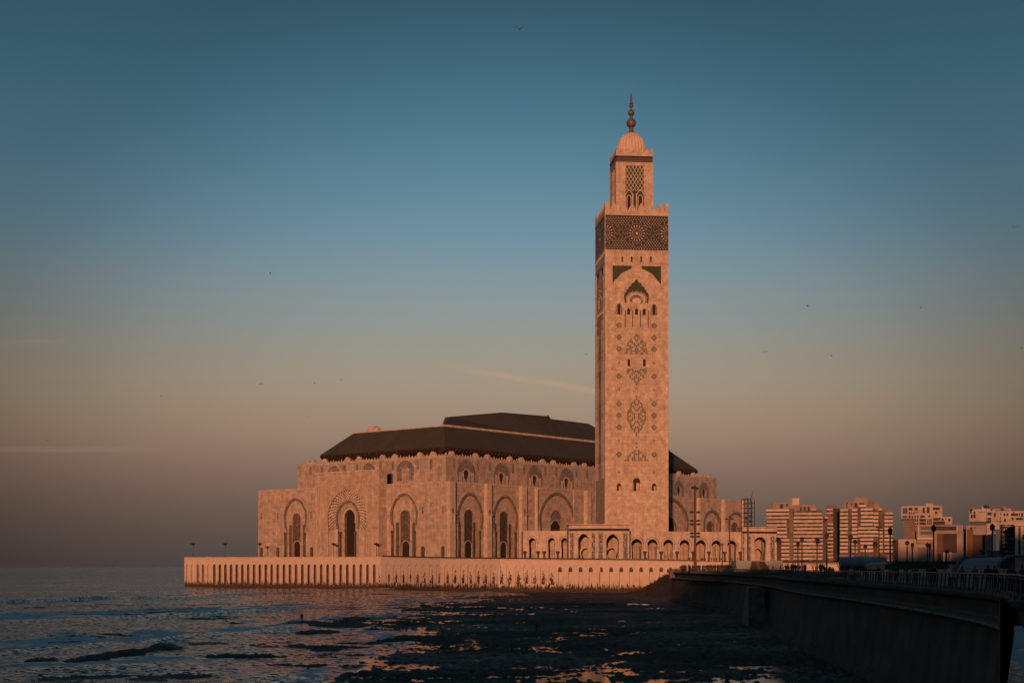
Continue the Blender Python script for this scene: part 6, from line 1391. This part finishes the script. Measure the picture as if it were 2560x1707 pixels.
for i in range(76):
    px = rg.uniform(1842,2085); d = rg.uniform(9,30); x, Y = deckpos(px, d)
    k = rg.choice(['stand','walk','walk','lean','wide']); cl = rg.choice(['black','navy','brown','black','grey','grey']); person(x, Y, Zp+(.58 if Y > 235 and px < 2060 else 0), rg.uniform(0,6.28), k, cl, rg.choice(['black','navy','grey']), 'small %s figure in %s %s' % (POSE[k], cl, near_of(px, MIDP)), 'mid promenade walkers', rg.uniform(.9,1.04))
NEAR = [(2112,2.5,'walk','black','navy','walker in black left of the pale-jacketed pair'),(2128,2.2,'walk','white','grey','walker in a pale jacket and grey trousers behind the railing'),(2134,3.2,'stand','navy','black','navy-clad figure just right of the pale-jacketed walker'),
        (2226,2.6,'stand','grey','black','grey-jacketed person leaning by the tall lantern post'),(2240,2.0,'wide','black','black','broad figure in black right of the tall lantern post'),(2268,3,'lean','brown','black','person in brown bending forward near the railing'),
        (2325,2.8,'wide','black','navy','dark bulky figure beside the tall lantern post by the ochre recess'),(2335,3.6,'stand','black','black','black silhouette close behind the bulky figure'),(2374,2.4,'lean','white','navy','person in a white jacket leaning over the railing'),(2384,3.0,'walk','tan','navy','person in tan walking next to the white jacket'),
        (2405,2.0,'wide','blue','navy','person in a long blue coat behind the railing'),(2470,2.3,'wide','black','black','hooded dark figure, left one of the close pair at right'),(2486,2.9,'wide','navy','black','tall dark figure, right one of the close pair at right'),
        (2504,1.8,'stand','black','black','small child in dark clothes between the pair and the lone walker'),(2528,2.2,'wide','navy','black','lone broad-shouldered walker in navy near the right edge'),(2556,2.6,'stand','red','black','person in a dark red top at the right edge of the photo'),(2165,4,'walk','black','grey','walker in black before the tube-edged canopy'),(2196,5,'stand','brown','black','standing figure in brown before the end of the tube-edged canopy'),(2290,5,'walk','navy','navy','walker in navy in front of the low dark canopy'),(2437,5,'stand','grey','black','standing figure in grey before the brown screen wall')]
for px, d, k, a, b, lb in NEAR:
    x, Y = deckpos(px, d); s = .72 if 'child' in lb else rg.uniform(.97,1.05); person(x, Y, Zp, rg.uniform(-.6,.6)+(0 if rg.random() < .5 else math.pi), k, a, b, lb, None, s)
# visitors on the esplanade, by the arcades
for i in range(70):
    px = rg.uniform(1290,1850) if i > 12 else rg.uniform(1160,1290); Y = rg.uniform(612,645) if px > 1300 else rg.uniform(630,660); x = at(px,Y)
    k = rg.choice(['stand','walk','wide']); cl = rg.choice(['black','navy','brown','black','red']); person(x, Y, ZD, rg.uniform(0,6.28), k, cl, rg.choice(['black','navy']), 'speck-sized %s visitor in %s %s' % (POSE[k], cl, near_of(px, ESPP)), 'esplanade visitors', rg.uniform(.95,1.1))
px = 1647; person(at(px,606), 606, ZD, 0, 'wide', 'white', 'white', 'person in long white clothes at the parapet before the long arcade', None, 1.25)
# the figure wading and the one on the rocks
Yp = EZ*FPX/(1554.5-HY); person(at(754.5,Yp), Yp, -.05, .3, 'stand', 'black', 'black', 'lone person standing in the shallows at the edge of the surf', None, 1.04)
Yp = EZ*FPX/(1583-HY); person(at(1342,Yp), Yp, .1, 2.0, 'stand', 'black', 'black', 'dark person standing on the rock flat left of the white bird', None, 1.0)
# parapet railing before the arcades
pr_ = thing('parapet_railing', 'dark low railing along the esplanade edge above the sea wall', 'railing', (*SWP[2], ZD)); 
for i in range(1, 5):
    fr = frames[i]; T = (Vector(SWP[i+1])-Vector(SWP[i])).length; q = MB(); z0_ = SWZ[i]+.45; n = max(1,int(T/2.5))
    vs = [fr.P(t,(SWZ[i] if t == 0 else SWZ[i+1])+dz,o) for t in (0,T) for dz in (.46,1.02) for o in (-1.0,-.85)]
    q.add(vs, [(0,1,3,2),(4,5,7,6),(0,1,5,4),(2,3,7,6),(0,2,6,4),(1,3,7,5)]); q.build('railing_panel', M['dark_metal'], pr_)
# parked car on the esplanade
cx_, cy_ = at(1079,668), 668.0; zc_ = 13.95
t_ = thing('parked_car', 'small white car parked on the esplanade edge before the mosque corner', 'car', (cx_,cy_,zc_-1.5))
t_.location.z = ZD; ORG[t_.name] = (cx_,cy_,ZD)
q = MB(); fr = Fr((cx_,cy_),(1,0)); fr.extr(q, [(-2.4,ZD+.45),(2.4,ZD+.45),(2.45,ZD+1.1),(1.7,ZD+1.3),(1.0,ZD+1.9),(-1.2,ZD+1.95),(-2.1,ZD+1.3),(-2.45,ZD+1.1)], -1.0, 1.0); q.build('body', CL['white'], t_)
q = MB(); fr.extr(q, [(1.5,ZD+1.3),(.95,ZD+1.82),(-1.1,ZD+1.86),(-1.8,ZD+1.3)], .9, 1.03); q.build('side_window', M['glass'], t_)
for dx in (-1.5,1.5):
    q = MB(); q.tube((cx_+dx,cy_-1.05,ZD+.42),(cx_+dx,cy_+1.05,ZD+.42),.4,n=14); q.build('wheel', M['dark_metal'], t_)

# ------------------------------------------------------------------ birds
def gull(mat, flap, span=1.2):
    q = MB(); body = [(0,-.30,0,.02),(0,-.18,.01,.07),(0,0,0,.085),(0,.18,0,.06),(0,.30,.01,.02)]
    vs = []; n = 8
    for x, y, z, r in body: vs += [(x+r*math.cos(2*math.pi*i/n), y, z+r*math.sin(2*math.pi*i/n)) for i in range(n)]
    q.add(vs, [(j*n+i,j*n+(i+1)%n,(j+1)*n+(i+1)%n,(j+1)*n+i) for j in range(4) for i in range(n)])
    for s in (-1,1):
        a = [(s*.05,.12,.03),(s*.05,-.10,.03),(s*span*.5,-.02,.03+flap*.35),(s*span*.5,.14,.03+flap*.35),(s*span,-.10,.03+flap*.2),(s*span*.95,-.02,.03+flap*.2)]
        a2 = [(x,y,z-.03) for x,y,z in a]; q.add(a+a2, [(0,1,2,3),(3,2,4,5),(6,7,8,9),(9,8,10,11),(0,3,9,6),(3,5,11,9),(1,2,8,7),(2,4,10,8),(4,5,11,10)])
    q.add([(-.07,.28,0),(.07,.28,0),(.10,.46,.01),(-.10,.46,.01),(0,.3,-.03)],[(0,1,2,3),(0,1,4),(1,2,4),(3,0,4)])
    return q
M['bird'] = simple('gull_feathers', (.10,.09,.09), .8, .3, 4)
gm = []
for fl in (.6, 1.3, -.4): gm.append(gull(M['bird'], fl).build('bird', M['bird'], None))
BIRDS = [(1193,68,150,1,'largest flying bird, high above the mosque roof'),(621,628,260,0,'bird gliding over the sea on the left, level with the minaret arch'),(1855,703,230,0,'bird right of the minaret, the highest of the three there'),(2115,708,330,1,'tiny bird far right of the minaret at mid height'),(1757,807,290,2,'bird nearest the minaret on its right'),(1910,817,280,0,'low bird right of the minaret above the city'),
         (2330,523,230,1,'upper bird near the right edge of the sky'),(1347,813,420,0,'tiny bird just left of the minaret shaft'),(599,881,270,2,'lower bird over the sea left of the mosque'),(783,872,420,0,'tiny bird above the left part of the mosque roof'),(371,909,380,0,'leftmost tiny bird over the open sea'),(2346,800,300,1,'bird touching the right edge of the sky'),(110,1010,380,2,'faint bird low over the sea at far left'),(710,956,460,0,'faint bird just above the mosque roof end'),(722,880,460,1,'faint bird between the two birds left of the roof')]
used_ = set()
for vx, vy, Y, k, lb in BIRDS:
    px, py = vx*1.08844, vy*1.08864; o = gm[k] if k not in used_ else gm[k].copy()
    if k in used_: COL.objects.link(o)
    used_.add(k); o.location = (at(px,Y), Y, zat(py,Y)); o.rotation_euler = (rg.uniform(-.3,.4), rg.uniform(-.3,.3), rg.uniform(-2,2)); o.scale = (.6,.6,.6) if Y > 200 else (.55,)*3
    tag(o, lb, 'bird', 'birds in the sky')
# white wading bird on the rocks
Ye = EZ*FPX/(1600-HY); ex = at(1401,Ye); t_ = thing('wading_bird', 'small white wading bird on the dark rock flat', 'bird', (ex,Ye,.05))
q = MB(); P0 = Vector((ex,Ye,.05)); vs = []; n = 10
for dx, dz, r in ((-.34,.42,.02),(-.22,.46,.09),(-.02,.52,.15),(.16,.60,.12),(.24,.74,.055),(.20,.90,.04),(.27,1.02,.06),(.34,1.03,.035),(.50,1.00,.01)):
    vs += [(ex+dx+r*.5*math.cos(2*math.pi*i/n)*.6, Ye+r*math.sin(2*math.pi*i/n), .05+dz+r*math.cos(2*math.pi*i/n)) for i in range(n)]
q.add(vs, [(j*n+i,j*n+(i+1)%n,(j+1)*n+(i+1)%n,(j+1)*n+i) for j in range(8) for i in range(n)]); q.build('body', CL['white'], t_, smooth=True)
for dy_ in (-.05,.05): q = MB(); q.tube((ex,Ye+dy_,.0),(ex+.02,Ye+dy_,.5),.018,n=5); q.build('leg', M['dark_metal'], t_)
